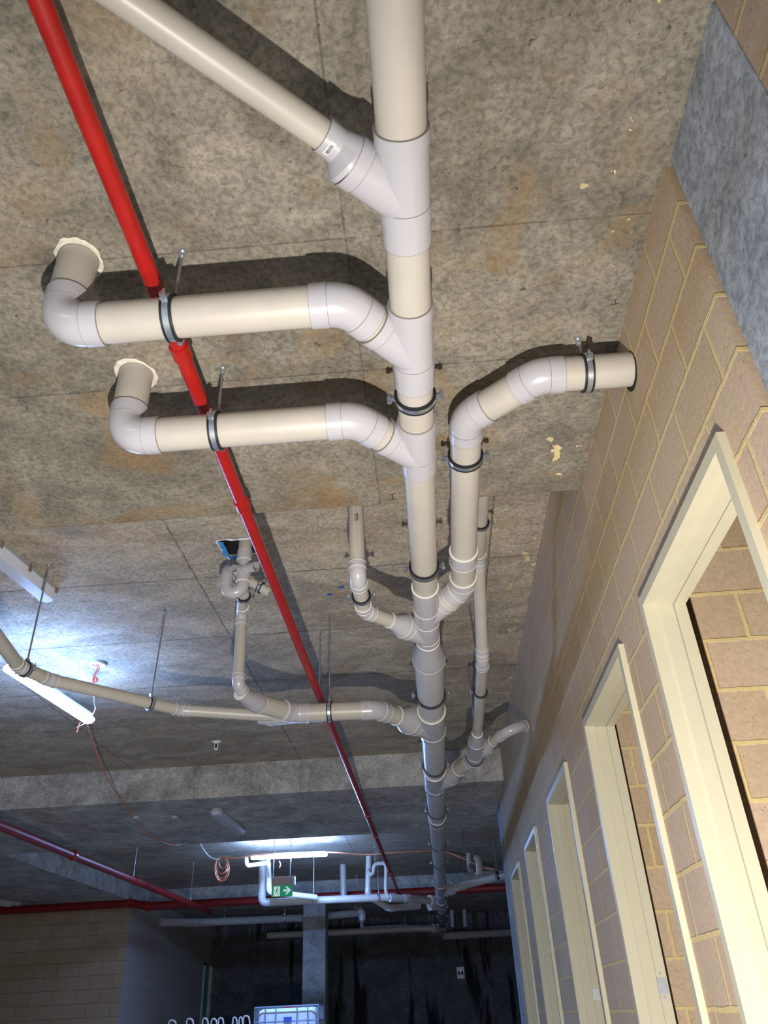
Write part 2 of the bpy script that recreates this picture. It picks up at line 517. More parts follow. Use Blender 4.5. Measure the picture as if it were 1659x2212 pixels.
def hanger(label, c, axis, r, rod_top=None, rod=True, group='split ring pipe hangers', two=False, bolts=True, rod_off=0.0, rod_down=None):
    """zinc split-ring clamp with rubber lining, two side bolts and a threaded rod to the ceiling"""
    c = Vector(c); ax = Vector(axis).normalized()
    t = thing('pipe_hanger', label, 'pipe clamp', (rod_top if rod_top is not None else c), group)
    up = (Vector((0, 0, 1)) - ax * ax.z).normalized(); side = ax.cross(up)
    w = .006 if r < .05 else .0082
    # rubber lining
    bm = bmesh.new()
    R0 = r + .001
    sweep(bm, [(c - ax * w * 1.9, ax, R0), (c - ax * w * 1.8, ax, R0 + .0085), (c - ax * w * 1.05, ax, R0 + .0085), (c - ax * w, ax, R0 + .004), (c + ax * w, ax, R0 + .004), (c + ax * w * 1.05, ax, R0 + .0085), (c + ax * w * 1.8, ax, R0 + .0085), (c + ax * w * 1.9, ax, R0)], 40, caps=(False, False))
    finish('rubber_lining', bm, 'rubber', t)
    bm = bmesh.new()
    R1 = r + .0065
    sweep(bm, [(c - ax * w, ax, R1 - .001), (c - ax * w, ax, R1 + .002), (c + ax * w, ax, R1 + .002), (c + ax * w, ax, R1 - .001)], 40, caps=(False, False))
    for s in (-1, 1):
        for k in (-1, 1):
            obox(bm, c + side * s * (R1 + .012) + up * k * .0035, ax * w, side * .013, up * .0014)
    # top boss
    obox(bm, c + up * (R1 + .009), ax * .009, side * .009, up * .009)
    finish('clamp_ring', bm, 'zinc', t)
    for s in (-1, 1):
        bm = bmesh.new()
        p = c + side * s * (R1 + .018)
        tube(bm, p - up * .014, p + up * .022, .0035, 10)
        tube(bm, p - up * .016, p - up * .008, .0075, 8)
        tube(bm, p + up * .006, p + up * .012, .0065, 6)
        finish('bolt', bm, 'zinc', t)
    if rod:
        top = Vector(rod_top)
        bm = bmesh.new()
        a = c + up * (R1 + .01)
        L = (top - a).length
        n = int(L / .012)
        st = []
        tt = top - a
        for i in range(2 * n + 1):
            st.append((a + tt * i / (2 * n), tt, .0050 if i % 2 else .0042))
        sweep(bm, st, 10)
        finish('threaded_rod', bm, 'rod_steel', t)
        bm = bmesh.new()
        sweep(bm, [(top - Vector((0, 0, .028)), (0, 0, 1), .0085), (top - Vector((0, 0, .010)), (0, 0, 1), .0085), (top - Vector((0, 0, .010)), (0, 0, 1), .012), (top, (0, 0, 1), .012)], 14)
        finish('anchor', bm, 'zinc', t)
        bm = bmesh.new()
        tube(bm, a - up * .002, a + up * .008, .009, 6)
        finish('nut', bm, 'zinc', t)
    return t


ZL, ZHI, ZP, X0 = 1.855, 2.258, 1.58, .038
ZB = 1.93   # far beam soffit

# ---------------------------------------------------------------- structure
def struct(name, bm, mat, label=None, bevel=0, smooth=False):
    o = finish(name, bm, mat, None, smooth=smooth, bevel=bevel)
    o['kind'] = 'structure'
    if label: o['label'] = label
    return o


# floor
bm = bmesh.new(); box(bm, (-10, -3, -.2), (5, 22, 0)); struct('floor', bm, 'floor_c', 'concrete basement floor')
# low slab over the camera
bm = bmesh.new(); box(bm, (-10, -3, ZL + H), (4, 2.775, 4.2))
struct('ceiling', bm, 'slab', 'low band of rough stained concrete slab overhead', bevel=.008)
# high slab with the square service opening
hx0, hx1, hy0, hy1 = -1.075, -.845, 3.615, 3.80
bm = bmesh.new()
zt, zb = 4.2, ZHI + H
box(bm, (-10, 2.775, zb), (hx0, 7.99, zt)); box(bm, (hx1, 2.775, zb), (4, 7.99, zt))
box(bm, (hx0, 2.775, zb), (hx1, hy0, zt)); box(bm, (hx0, hy1, zb), (hx1, 7.99, zt))
box(bm, (-5.5, 10.3, zb), (4, 16.3, zt))
struct('ceiling', bm, 'slab_high', 'raised concrete slab with board joints behind the low band')
bm = bmesh.new(); box(bm, (-10, 7.99, ZB + H), (4, 10.3, 4.2))
struct('trim_1', bm, ['beam'], 'rough pale concrete beam across the ceiling', bevel=.01)
bm = bmesh.new(); box(bm, (-10, 10.3, ZB + H), (-5.5, 16.3, 4.2))
struct('trim_2', bm, 'beam', 'concrete band on the left of the ceiling recess', bevel=.01)
bm = bmesh.new(); box(bm, (-10, 16.301, 2.02 + H), (4, 22, 4.2))
struct('trim_7', bm, 'beam', 'far pale concrete beam above the red cross pipe', bevel=.01)
# room ends
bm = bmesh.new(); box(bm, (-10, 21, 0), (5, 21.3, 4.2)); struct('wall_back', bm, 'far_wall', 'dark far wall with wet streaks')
bm = bmesh.new(); box(bm, (-10.2, -3, 0), (-10, 21, 4.2)); struct('wall_left', bm, 'floor_c')
bm = bmesh.new(); box(bm, (-10, -3.2, 0), (4, -3, 4.2)); struct('wall_front', bm, 'floor_c')
bm = bmesh.new(); box(bm, (4, -3, 0), (4.2, 21, 4.2)); struct('wall_far_right', bm, 'floor_c')

# right block wall with five door openings
WX, WT = .733, .11
doors = [(1.437, 2.303), (2.654, 3.543), (4.22, 5.10), (5.903, 6.75), (7.432, 8.30)]
DT = 1.095 + H
bm = bmesh.new()
ys = [1.262] + [v for d in doors for v in d] + [8.74]
for i in range(0, len(ys), 2):
    a = ys[i] + (.012 if i else 0); b_ = ys[i + 1] - (.012 if i + 1 < len(ys) - 1 else 0) if i + 1 < len(ys) else None
    box(bm, (WX, ys[i] - (.012 if i else 0), 0), (WX + WT, ys[i + 1] + (.012 if i + 2 < len(ys) else 0), ZHI + H))
for d in doors:
    box(bm, (WX, d[0], DT - .012), (WX + WT, d[1], ZHI + H))
bm2 = bmesh.new()
# solid runs between openings, trimmed behind the steel frames
edges = [1.262] + sum([[d[0] + .012, d[1] - .012] for d in doors], []) + [8.74]
for i in range(0, len(edges), 2):
    box(bm2, (WX, edges[i], 0), (WX + WT, edges[i + 1], ZHI + H - .001))
for d in doors:
    box(bm2, (WX, d[0] + .012, DT - .012), (WX + WT, d[1] - .012, ZHI + H - .001))
bm.free()
struct('wall_right', bm2, 'brick_y', 'tan block wall with yellow mortar joints and doorways', bevel=.0)
# near piece of the same wall past the concrete column
bm = bmesh.new(); box(bm, (.752, -3, 0), (.86, .862, ZL + H - .001)); struct('wall_near_right', bm, 'brick_y', 'tan block wall on the near side of the concrete column')
bm = bmesh.new(); box(bm, (.748, .864, 0), (1.05, 1.250, ZL + H)); struct('trim_3', bm, 'column_grey', 'smooth grey concrete column face in the block wall', bevel=.004)
bm = bmesh.new(); box(bm, (WX - .002, 8.742, 0), (1.05, 9.29, ZB + H)); struct('trim_4', bm, 'column_grey', 'grey concrete end pier of the block wall')
# rooms behind the doors: partitions and back wall
for k, (y, x1) in enumerate(((2.475, 2.6), (3.72, 2.6), (5.28, 2.6), (6.95, 2.6), (8.5, 2.6))):
    bm = bmesh.new(); box(bm, (WX + WT + .001, y, 0), (x1, y + .11, ZHI + H - .002 if y > 2.775 else ZL + H))
    struct('wall_partition', bm, 'brick_x', ['block partition seen through the nearest doorway', 'block partition seen through the second doorway', 'block partition behind the third doorway',
           'block partition behind the fourth doorway', 'block partition behind the fifth doorway'][k])
bm = bmesh.new(); box(bm, (2.6, -3, 0), (2.7, 9.3, ZHI + H)); struct('wall_inner', bm, 'brick_y')

# left block building
bm = bmesh.new(); box(bm, (-10, 15.2, 0), (-5.541, 15.32, 2.02 + H)); struct('wall_left_block', bm, 'brick_left_x', 'dim tan block wall of the left store room')
bm = bmesh.new(); box(bm, (-5.66, 15.201, 0), (-5.54, 20.45, 2.02 + H)); box(bm, (-5.66, 20.45, 1.19 + H), (-5.54, 21, 2.02 + H))
struct('wall_left_side', bm, 'brick_left_y', 'grey side wall of the left store room')

# ---------------------------------------------------------------- door frames
def door_frame(name, y0, y1, ztop, label, strike=False):
    xf = WX - .020
    prof = [(-.000, WX + .0), (0, xf), (.034, xf), (.034, .754), (.0405, .760), (.0405, .761), (.0405, .805), (.034, .805), (.034, .8085), (.0405, .8085), (.0405, .846), (0.013, .846), (.013, WX)]
    bm = bmesh.new(); rings = []
    for k in range(4):
        ring = []
        for d, x in prof:
            y = y0 + d if k < 2 else y1 - d
            z = ztop - d if k in (1, 2) else 0
            ring.append(bm.verts.new((x, y, z)))
        rings.append(ring)
    n = len(prof)
    for a, b in zip(rings, rings[1:]):
        for i in range(n): bm.faces.new((a[i], a[(i + 1) % n], b[(i + 1) % n], b[i]))
    bm.faces.new(rings[0]); bm.faces.new(list(reversed(rings[-1])))
    o = finish(name, bm, 'frame_cream', None, smooth=False)
    tag(o, label, None, None, 'structure')
    if strike:
        ys_ = y1 - .0405
        bm = bmesh.new()
        box(bm, (.806, ys_ - .0015, H + .028), (.842, ys_ + .001, H + .082))
        box(bm, (.812, ys_ - .0022, H + .033), (.836, ys_ - .0014, H + .077))
        tube(bm, (.822, ys_ - .0015, H + .016), (.822, ys_ - .004, H + .016), .005, 12)
        tube(bm, (.822, ys_ - .0015, H + .096), (.822, ys_ - .004, H + .096), .005, 12)
        q = finish('strike_plate', bm, 'steel_plate', o, smooth=False); q['label'] = 'grey latch strike plate with two screws'
    return o


dl = ['nearest cream steel door frame, cut off by the right edge', 'second cream steel door frame along the block wall, with a strike plate', 'third cream steel door frame along the block wall, with a narrow dark gap',
      'fourth cream steel door frame along the block wall', 'farthest cream steel door frame along the block wall']
for i, (a, b) in enumerate(doors):
    door_frame('door_%d' % (i + 1), a, b, DT, dl[i], strike=i in (1, 2))

# far-left door frame in the store room side wall
bm = bmesh.new()
box(bm, (-5.56, 20.36, 0), (-5.50, 20.42, 1.21 + H)); box(bm, (-5.56, 20.36, 1.17 + H), (-5.50, 20.98, 1.21 + H)); box(bm, (-5.56, 20.84, 0), (-5.46, 20.98, 1.17 + H))
o = struct('door_6', bm, 'frame_cream', 'pale door frame in the dim side wall of the left store room')
bm = bmesh.new(); box(bm, (-5.55, 20.46, 0), (-5.52, 20.80, 1.16 + H)); finish('door_leaf', bm, 'teal', o, smooth=False)

# ---------------------------------------------------------------- main drain line
MY = lambda py: at(859 + .047 * py, py, z=ZP).y
main = thing('drain_pipe', 'large straight cream waste pipe running down the middle of the ceiling', 'pipe', lift((X0, 2, ZP)))
Yi0, Yi1 = 3.615, 3.83


def run(y0, y1, r, mat='pvc_pipe'):
    bm = bmesh.new(); tube(bm, lift((X0, y0, ZP)), lift((X0, y1, ZP)), r, 48)
    return finish('pipe_section', bm, mat, main)


RA, RB, RS = .055, .080, .0345
run(-.6, .93, RA); run(1.14, 1.42, RA); run(1.71, 1.91, RA); run(2.13, 3.04, RA); run(3.24, 3.40, RA)
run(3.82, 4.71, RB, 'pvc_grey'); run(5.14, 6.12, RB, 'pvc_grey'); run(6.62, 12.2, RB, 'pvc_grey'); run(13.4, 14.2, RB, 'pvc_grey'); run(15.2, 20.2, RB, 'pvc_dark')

# junction A: to the diagonal pipe
pA0 = at(720, 345, z=1.59); jA = lift((X0, 1.10, ZP))
aA = at(752, 343, z=1.585)
eA = ywye(main, .925, 1.145, RA, 1.10, aA, RA, L=(aA - jA).length)
coupling(main, lift((X0, 1.145, ZP)), lift((X0, 1.215, ZP)), RA * .985)
# junction B, C
cB, cC = lift((-.135, 1.397, ZP)), lift((-.155, 1.872, ZP))
eB = ywye(main, 1.414, 1.662, RA, 1.60, cB, RA, L=.165)
coupling(main, lift((X0, 1.662, ZP)), lift((X0, 1.722, ZP)), RA * .985)
eC = ywye(main, 1.895, 2.10, RA, 2.075, cC, RA, L=.165)
coupling(main, lift((X0, 2.10, ZP)), lift((X0, 2.155, ZP)), RA * .985)
# junction D (right)
cD = lift((.212, 3.16, 1.63))
eD = ywye(main, 3.035, 3.29, RA, 3.34, cD, RA, L=.15)
# junction E (left small)
cE = lift((-.25, 3.235, ZP))
eE = ywye(main, 3.385, 3.60, RA, 3.555, cE, RA, L=.17)
coupling(main, lift((X0, 3.29, ZP)), lift((X0, 3.38, ZP)), RA * .985)
reducer(main, lift((X0, 3.62, ZP)), lift((X0, 3.86, ZP)), RA, RB, .25, .2)
# junction F (left)
cF = lift((-.30, 4.62, ZP))
eF = ywye(main, 4.70, 5.15, RB, 5.03, cF, RB, L=.22)
# junction G (right)
cG = lift((.345, 5.93, 1.60))
eG = ywye(main, 6.10, 6.62, RB, 6.50, cG, RB, L=.27)
coupling(main, lift((X0, 7.76, ZP)), lift((X0, 7.95, ZP)), RB * .97)
# junction H (right far)
cH = lift((.30, 12.75, ZP))
eH = ywye(main, 12.2, 13.4, RB, 13.1, cH, RB, L=.28)
# junction I (left far, two)
cI = lift((-.45, 13.6, ZP))
eI = ywye(main, 14.2, 15.0, RB, 14.5, lift((-.4, 14.0, ZP)), RB, L=.30)
eI2 = ywye(main, 15.0, 15.5, RB, 15.2, lift((-.4, 14.8, ZP)), RB * .8, L=.28)
eJ = ywye(main, 18.6, 20.4, RB, 19.4, lift((-.4, 19.0, ZP)), RB, L=.3)

# ---------------------------------------------------------------- branches
# A diagonal pipe
t = thing('drain_pipe', 'thin pale pipe running diagonally to the top left, with a barcode sticker', 'pipe', eA)
pR = at(702, 290, z=1.60); pF = at(250, -25, z=1.60)
dA = (pR - eA).normalized()
pFar = at(-200, -330, z=1.60)
dd = (pFar - pR).normalized()
bm = bmesh.new()
a0 = eA - dA * .01; a2 = at(727, 314, z=1.595); a3 = at(695, 288, z=1.60)
sweep(bm, [(a0, dA, RA * 1.10), (a0 + dA * .012, dA, RA * 1.10), (a2, dd, .0395), (a3, dd, .0395)], 40)
rims(bm, [(a0, dA)], RA * 1.10); rims(bm, [(a3, dd)], .0395)
finish('reducer', bm, ['pvc_fitting', 'pvc_rim_lit', 'pvc_seam_shade'], t)
bm = bmesh.new(); tube(bm, (a2 + a3) / 2, pFar, RS, 36); finish('pipe_section', bm, 'pvc_pipe', t)
# barcode sticker on the neck, facing the viewer side
def sticker(parent, c0, ax, r, ang0, ang1, half, bars=True, name='sticker', n=12):
    ax = Vector(ax).normalized()
    dn = (Vector((0, -.15, -1)) - ax * Vector((0, -.15, -1)).dot(ax)).normalized(); sd = ax.cross(dn)
    def pt(a, s, rr): return c0 + ax * s + rr * (math.cos(a) * dn + math.sin(a) * sd)
    bm = bmesh.new()
    def patch(a0, a1, s0, s1, rr, mi):
        k = max(1, int(n * abs(a1 - a0) / abs(ang1 - ang0) + .5))
        g = [[bm.verts.new(pt(a0 + (a1 - a0) * i / k, s, rr)) for s in (s0, s1)] for i in range(k + 1)]
        for i in range(k):
            bm.faces.new((g[i][0], g[i + 1][0], g[i + 1][1], g[i][1])).material_index = mi
    patch(ang0, ang1, -half, half, r + .0006, 0)
    if bars:
        a = ang0 + (ang1 - ang0) * .12; rnd = random.Random(3)
        while a < ang0 + (ang1 - ang0) * .75:
            w = (ang1 - ang0) * rnd.choice((.02, .035, .05))
            patch(a, a + w, -half * .55, half * .6, r + .0011, 1); a += w + (ang1 - ang0) * rnd.choice((.02, .03))
    return finish(name, bm, ['label_white', 'ink'], parent, smooth=False)
sticker(t, (a2 + a3) / 2, dd, .0395, -.5, .35, .0075)

# B and C laterals
def lateral(label, corner, yc, xl, top, e, rod_x):
    t = thing('drain_pipe', label, 'pipe', lift((xl, yc, ZL)))
    route(t, [lift((xl, yc, top)), lift((xl, yc, ZP)), lift((corner.x, yc, ZP)), e + (Vector((X0, 0, 0)) - Vector((X0, 0, 0)))], RA)
    return t
dB = (eB - cB)
t = lateral('upper left lateral pipe dropping from the nearer ceiling hole', cB, 1.397, -.900, ZL + .04, eB, -.6)
t = lateral('second left lateral pipe dropping from the farther round hole', cC, 1.872, -.895, ZL + .04, eC, -.6)
for (x, y, lab) in ((-.900, 1.397, 'pale ragged mortar collar round the upper left pipe at the ceiling'), (-.895, 1.872, 'pale ragged mortar collar round the second left pipe at the ceiling')):
    bm = bmesh.new(); n = 40; rnd = random.Random(int(y * 100))
    inn = []; out = []; out2 = []
    for i in range(n):
        a = 2 * math.pi * i / n; q = .071 + rnd.uniform(-.003, .003) + .005 * math.sin(a * 2 + y * 3)
        inn.append(bm.verts.new((x + .057 * math.cos(a), y + .057 * math.sin(a), ZL + H - .001)))
        out.append(bm.verts.new((x + q * .92 * math.cos(a), y + q * .92 * math.sin(a), ZL + H - .003)))
        out2.append(bm.verts.new((x + q * math.cos(a), y + q * math.sin(a), ZL + H)))
    for i in range(n):
        j = (i + 1) % n
        bm.faces.new((inn[i], inn[j], out[j], out[i])); bm.faces.new((out[i], out[j], out2[j], out2[i]))
    o = finish('mortar_collar', bm, 'mortar_white', None); tag(o, lab, 'mortar patch')

# D right pipe into the wall
t = thing('drain_pipe', 'cream pipe coming out of the block wall and bending alongside the main pipe', 'pipe', lift((.733, 1.868, 1.70)))
c1, c2 = lift((.437, 1.868, 1.70)), lift((.211, 2.05, 1.70))
route(t, [lift((.75, 1.868, 1.70)), c1, c2, cD, eD], RA)
coupling(t, lift((.211, 2.86, 1.648)), lift((.211, 2.94, 1.643)), RA)
bm = bmesh.new(); n = 32
o_, i_ = [], []
for i in range(n):
    a = 2 * math.pi * i / n
    rr = .068 + .004 * math.sin(a * 2)
    o_.append(bm.verts.new((WX - .0015, 1.872 + rr * math.cos(a), 1.694 + H + rr * math.sin(a))))
bm.faces.new(o_)
tag(finish('wall_hole', bm, 'black', None, smooth=False), 'dark cut hole in the block wall round the cream pipe', 'hole')

# E small left branch
t = thing('drain_pipe', 'slim pipe dropping vertically behind the slab edge and angling into the main pipe', 'pipe', lift((-.25, 2.93, ZHI)))
rE = eE + (cE - eE).normalized() * .075
route(t, [lift((-.25, 2.93, ZHI)), lift((-.25, 2.93, ZP + .01)), cE, rE], RS, bends={2: .06})
reducer(t, eE, rE + (cE - eE).normalized() * .02, RA, RS * 1.02, .2, .3)
# printed text on the vertical pipe
bm = bmesh.new()
rnd = random.Random(8)
z = 2.14 + H
while z > 1.72 + H:
    big = 1.86 + H < z < 1.90 + H
    hgt = .0022
    for k in range(3 if big else 1):
        yv = 2.93 - RS - .0006
        w = .004 if big else .0022
        xx = -.246 + (k - 1) * .006 * (1 if big else 0)
        box(bm, (xx - w / 2, yv - .0004, z - hgt), (xx + w / 2, yv + .0012, z))
    z -= .0045 if big else rnd.choice((.007, .010, .016))
finish('printed_text', bm, 'ink', t, smooth=False)
sticker(t, rE + (cE - eE).normalized() * .008, (cE - eE), RS * 1.13, -.9, 0, .006)

# F left branch with the trap stack
t = thing('drain_pipe', 'pipe dropping from the ceiling trap and turning right under the raised slab', 'pipe', lift((-1.05, 4.136, 2.1)))
rF = eF + (cF - eF).normalized() * .13
route(t, [lift((-.80, 4.59, ZP)), cF, rF], RA)
reducer(t, eF, rF, RB, RA, .25, .35)
k1 = lift((-1.0, 4.36, ZP))
dK = (lift((-.80, 4.59, ZP)) - k1).normalized()
elbow(t, dK, lift((-.80, 4.59, ZP)), Vector((1, .06, 0)), RA)
bm = bmesh.new(); tube(bm, k1, lift((-.82, 4.57, ZP)), RA, 36); finish('pipe_section', bm, 'pvc_pipe', t)
reducer(t, lift((-1.05, 4.19, ZP)) , k1 + dK * .03, .036, RA, .25, .3)
elbow(t, (0, 0, -1), lift((-1.05, 4.14, 1.61)), (.25, 1, -.3), .034)
bm = bmesh.new(); tube(bm, lift((-1.055, 4.136, 2.02)), lift((-1.05, 4.14, 1.66)), .033, 32); finish('pipe_section', bm, 'pvc_pipe', t)
elbow(t, lift((-1.055, 4.12, 2.06)) - lift((-.99, 3.90, 2.07)), lift((-1.055, 4.136, 2.06)), (0, 0, -1), .033, bend=.05)

t = thing('trap_pipe', 'white trap assembly with open stubs hanging from the square ceiling opening', 'pipe fitting', lift((-.953, 3.72, ZHI)))
BX, BY = -.950, 3.70
bm = bmesh.new(); tube(bm, lift((BX, BY, 2.75)), lift((BX, BY, 2.18)), .038, 36); finish('pipe_section', bm, 'pvc_pipe', t)
bm = bmesh.new()
tube(bm, lift((BX, BY, 2.225)), lift((BX, BY, 2.165)), .042, 36)
tube(bm, lift((BX, BY, 2.17)), lift((BX, BY, 2.09)), .036, 36)
tube(bm, lift((BX, BY, 2.095)), lift((BX, BY, 2.03)), .0405, 36)
hollow(bm, lift((BX + .005, BY, 2.115)), lift((BX - .035, BY - .075, 2.075)), .0225, .019)
hollow(bm, lift((BX, BY, 2.11)), lift((BX + .080, BY - .05, 2.095)), .0275, .0235)
hollow(bm, lift((BX, BY, 2.10)), lift((BX - .05, BY - .01, 2.09)), .022, .018)
rims(bm, [(lift((BX, BY, 2.225)), (0, 0, 1)), (lift((BX, BY, 2.165)), (0, 0, 1)), (lift((BX, BY, 2.095)), (0, 0, 1)), (lift((BX, BY, 2.03)), (0, 0, 1))], .041)
finish('stub_fitting', bm, ['pvc_fitting', 'pvc_rim_lit', 'pvc_seam_shade'], t)
bm = bmesh.new()
pth = [(BX, BY, 2.06), (BX, BY, 2.015), (BX - .014, BY, 1.985), (BX - .045, BY, 1.97), (BX - .077, BY, 1.985), (BX - .09, BY, 2.02), (BX - .092, BY + .005, 2.08), (BX - .088, BY + .03, 2.125), (BX - .075, BY + .08, 2.14), (BX - .06, BY + .15, 2.11), (-1.0, 3.93, 2.075)]
wire(bm, [lift(p) for p in pth], .036, 28, 6)
rims(bm, [(lift((BX, BY, 2.025)), (0, 0, 1)), (lift((BX - .091, BY + .002, 2.02)), (0, .02, 1)), (lift((BX - .092, BY + .005, 2.07)), (0, .1, 1))], .0365)
finish('u_bend', bm, ['pvc_fitting', 'pvc_rim_lit', 'pvc_seam_shade'], t)
bm = bmesh.new()
tube(bm, lift((-1.0, 3.93, 2.075)), lift((-1.052, 4.11, 2.062)), .033, 28)
finish('pipe_section', bm, 'pvc_pipe', t)
q0, q1 = lift((-.945, 3.74, 2.07)), at(583, 1280, z=1.99)
bm = bmesh.new(); tube(bm, q0, q1, .026, 28); finish('pipe_section', bm, 'pvc_pipe', t)
hanger('small clamp on the slanting stub beside the red pipe', q0 + (q1 - q0) * .6, q1 - q0, .026, rod_top=at(557, 1218, z=ZHI), rod=True)
# blue tape, foil edge round the opening
bm = bmesh.new(); rnd = random.Random(6)
def strip(bm, a, b, w, mi):
    a, b = Vector(a), Vector(b); n = 9
    d = (b - a); s = Vector((-d.y, d.x, 0)).normalized() * w
    rows = []
    for i in range(n + 1):
        p = a + d * i / n; j = rnd.uniform(.6, 1.25)
        rows.append([bm.verts.new(p + s * j * k + Vector((0, 0, -.002 - .008 * rnd.random()))) for k in (-1, 1)])
    for i in range(n):
        bm.faces.new((rows[i][0], rows[i][1], rows[i + 1][1], rows[i + 1][0])).material_index = mi
zz = ZHI + H
for a, b, w, mi, lab in (((hx0 + .006, hy0, zz - .004), (hx0 + .002, hy1, zz - .004), .014, 0, 'torn blue tape on the left edge of the square ceiling opening'),
        ((hx0, hy1 - .004, zz - .004), (hx0 + .06, hy1 - .004, zz - .004), .013, 0, 'torn blue tape at the lower left corner of the square opening'),
        ((-.90, hy1 - .004, zz - .004), (hx1, hy1 - .004, zz - .004), .012, 0, 'short blue tape at the lower right of the square opening'),
        ((hx0 - .02, hy0, zz - .004), (hx0 + .01, hy1 + .02, zz - .004), .005, 1, 'white foil strip beside the blue tape on the left of the square opening'),
        ((hx0 - .02, hy0 - .006, zz), (hx1, hy0 - .006, zz), .006, 1, 'white foil strip on the upper edge of the square opening')):
    bm = bmesh.new(); strip(bm, a, b, w, 0)
    tag(finish('masking_tape' if mi == 0 else 'foil_strip', bm, 'foil_white' if mi else 'blue_tape', None, smooth=False), lab, 'tape', 'tape round the square ceiling opening')
bm = bmesh.new(); box(bm, (hx0 - .05, hy0 - .05, 4.19), (hx1 + .05, hy1 + .05, 4.25)); struct('shade_lid', bm, 'void_shade')  # lid over the opening, coloured as its dark inside
bm = bmesh.new()
for a_, b_ in (((hx0, hy0), (hx0 + .004, hy1)), ((hx1 - .004, hy0), (hx1, hy1)), ((hx0, hy0), (hx1, hy0 + .004)), ((hx0, hy1 - .004), (hx1, hy1))):
    box(bm, (a_[0], a_[1], ZHI + H + .012), (b_[0], b_[1], 4.19))
struct('shade_liner', bm, 'void_shade')  # added liner, shade of the opening painted over the slab sides

# G long left pipe
t = thing('drain_pipe', 'long thin pipe from the left edge crossing below the lit batten light', 'pipe', lift((-2.1, 3.6, 1.62)))
gp = [lift((-2.0, 3.0, 1.63)), lift((-2.115, 3.70, 1.62)), lift((-2.045, 3.905, 1.62)), lift((-1.47, 4.463, 1.60)), lift((-.88, 4.64, ZP))]
route(t, gp, RS)
bm = bmesh.new()
jj = lift((-.80, 4.62, ZP - .003)); dj = (gp[-2] - gp[-1]).normalized()
tube(bm, jj, lift((-.98, 4.655, ZP)), .045, 32); tube(bm, lift((-.96, 4.65, ZP)), lift((-1.03, 4.63, ZP)), .039, 32)
rims(bm, [(lift((-1.03, 4.63, ZP)), (1, 0, 0))], .039)
finish('junction', bm, ['pvc_fitting', 'pvc_rim_lit', 'pvc_seam_shade'], t)

# R2 right small pipe
t = thing('drain_pipe', 'slim pipe right of the main pipe running beside the block wall', 'pipe', lift((.345, 3.2, 2.05)))
route(t, [lift((.345, 2.9, 2.07)), lift((.345, 3.66, 2.05)), lift((.345, 4.17, 1.665)), lift((.345, 5.40, 1.605))], RS, bends={1: .08, 2: .09})
coupling(t, lift((.345, 4.10, 1.718)), lift((.345, 4.13, 1.695)), RS)
reducer(t, lift((.345, 5.30, 1.605)), lift((.345, 5.48, 1.602)), RS, RA, .2, .35)
jr = ywye(t, 5.47, 5.86, RA, 5.78, at(1100, 1578, z=1.63), RA, L=.17, x=.345, z=1.60)
bm = bmesh.new(); tube(bm, lift((.345, 5.8, 1.60)), lift((.345, 5.95, 1.60)), RA, 32); finish('pipe_section', bm, 'pvc_pipe', t)
rG = eG + (cG - eG).normalized() * .13
elbow(t, (0, 1, 0), cG, (rG - cG), RA, bend=.09)
bm = bmesh.new(); tube(bm, cG + (rG - cG) * .2, rG, RA, 32); finish('pipe_section', bm, 'pvc_pipe', t)
reducer(t, eG, rG, RB, RA, .25, .35)
t = thing('drain_pipe', 'short pipe stepping out of the block wall to the slim right pipe', 'pipe', lift((.733, 5.35, 1.649)))
w0 = at(1148, 1567, x=.76); w1 = at(1100, 1575, z=1.63); dj = (w1 - jr).normalized()
reducer(t, jr, jr + dj * .085, RA, RS, .25, .35)
route(t, [w0, at(1112, 1569, z=1.64), jr + dj * .07], RS, bends={1: .10})

# H far right branch
t = thing('drain_pipe', 'far right branch pipe passing behind the end of the block wall', 'pipe', lift((.95, 11.6, ZP)))
dH = (cH - eH).normalized()
reducer(t, eH, eH + dH * .16, RB, .05, .25, .3)
route(t, [eH + dH * .14, eH + dH * .26, lift((1.6, 10.9, ZP))], .05)
hanger('hanger on the far right branch by the wall end', lift((.83, 11.83, ZP)), (1, -.45, 0), .05, rod_top=lift((.83, 11.83, ZHI)))

# I far left lateral, with drops from the ceiling
t = thing('drain_pipe', 'blue-lit far lateral pipe under the exit sign with an elbow at its left end', 'pipe', lift((-2.76, 13.3, ZHI)))
route(t, [lift((-2.79, 13.3, ZHI)), lift((-2.77, 13.3, 1.575)), lift((-.75, 13.55, ZP)), eI], .055)
t = thing('drain_pipe', 'inner riser left of the exit sign feeding the far lateral', 'pipe', lift((-2.6, 13.0, ZHI)))
route(t, [lift((-2.63, 12.95, ZHI - .1)), lift((-2.60, 13.0, 1.68)), lift((-1.9, 13.25, 1.60))], .042)
t = thing('drain_pipe', 'small blue-lit L-shaped pipe at the left end of the far tube light', 'pipe', lift((-2.9, 12.6, 2.1)))
route(t, [at(532, 1853, y=12.4), at(533, 1870, y=12.4), at(580, 1864, y=12.5), at(582, 1892, y=12.8)], .03)
t = thing('drain_pipe', 'plain vertical pipe standing on the far lateral right of the exit sign', 'pipe', lift((-1.49, 13.3, ZHI)))
bm = bmesh.new(); tube(bm, at(741, 1867, y=14.6), at(743, 1950, y=14.6), .055, 28); finish('pipe_section', bm, 'pvc_pipe', t)
coupling(t, at(742, 1922, y=14.6), at(743, 1936, y=14.6), .053)
t = thing('drain_pipe', 'far trap riser with small U bend beside the end of the red pipe', 'pipe', lift((-1.1, 13.5, ZHI)))
route(t, [at(797, 1850, y=13.7), at(795, 1935, y=13.7), at(840, 1962, y=13.8), at(905, 1957, y=14.3)], .05)
bm = bmesh.new()
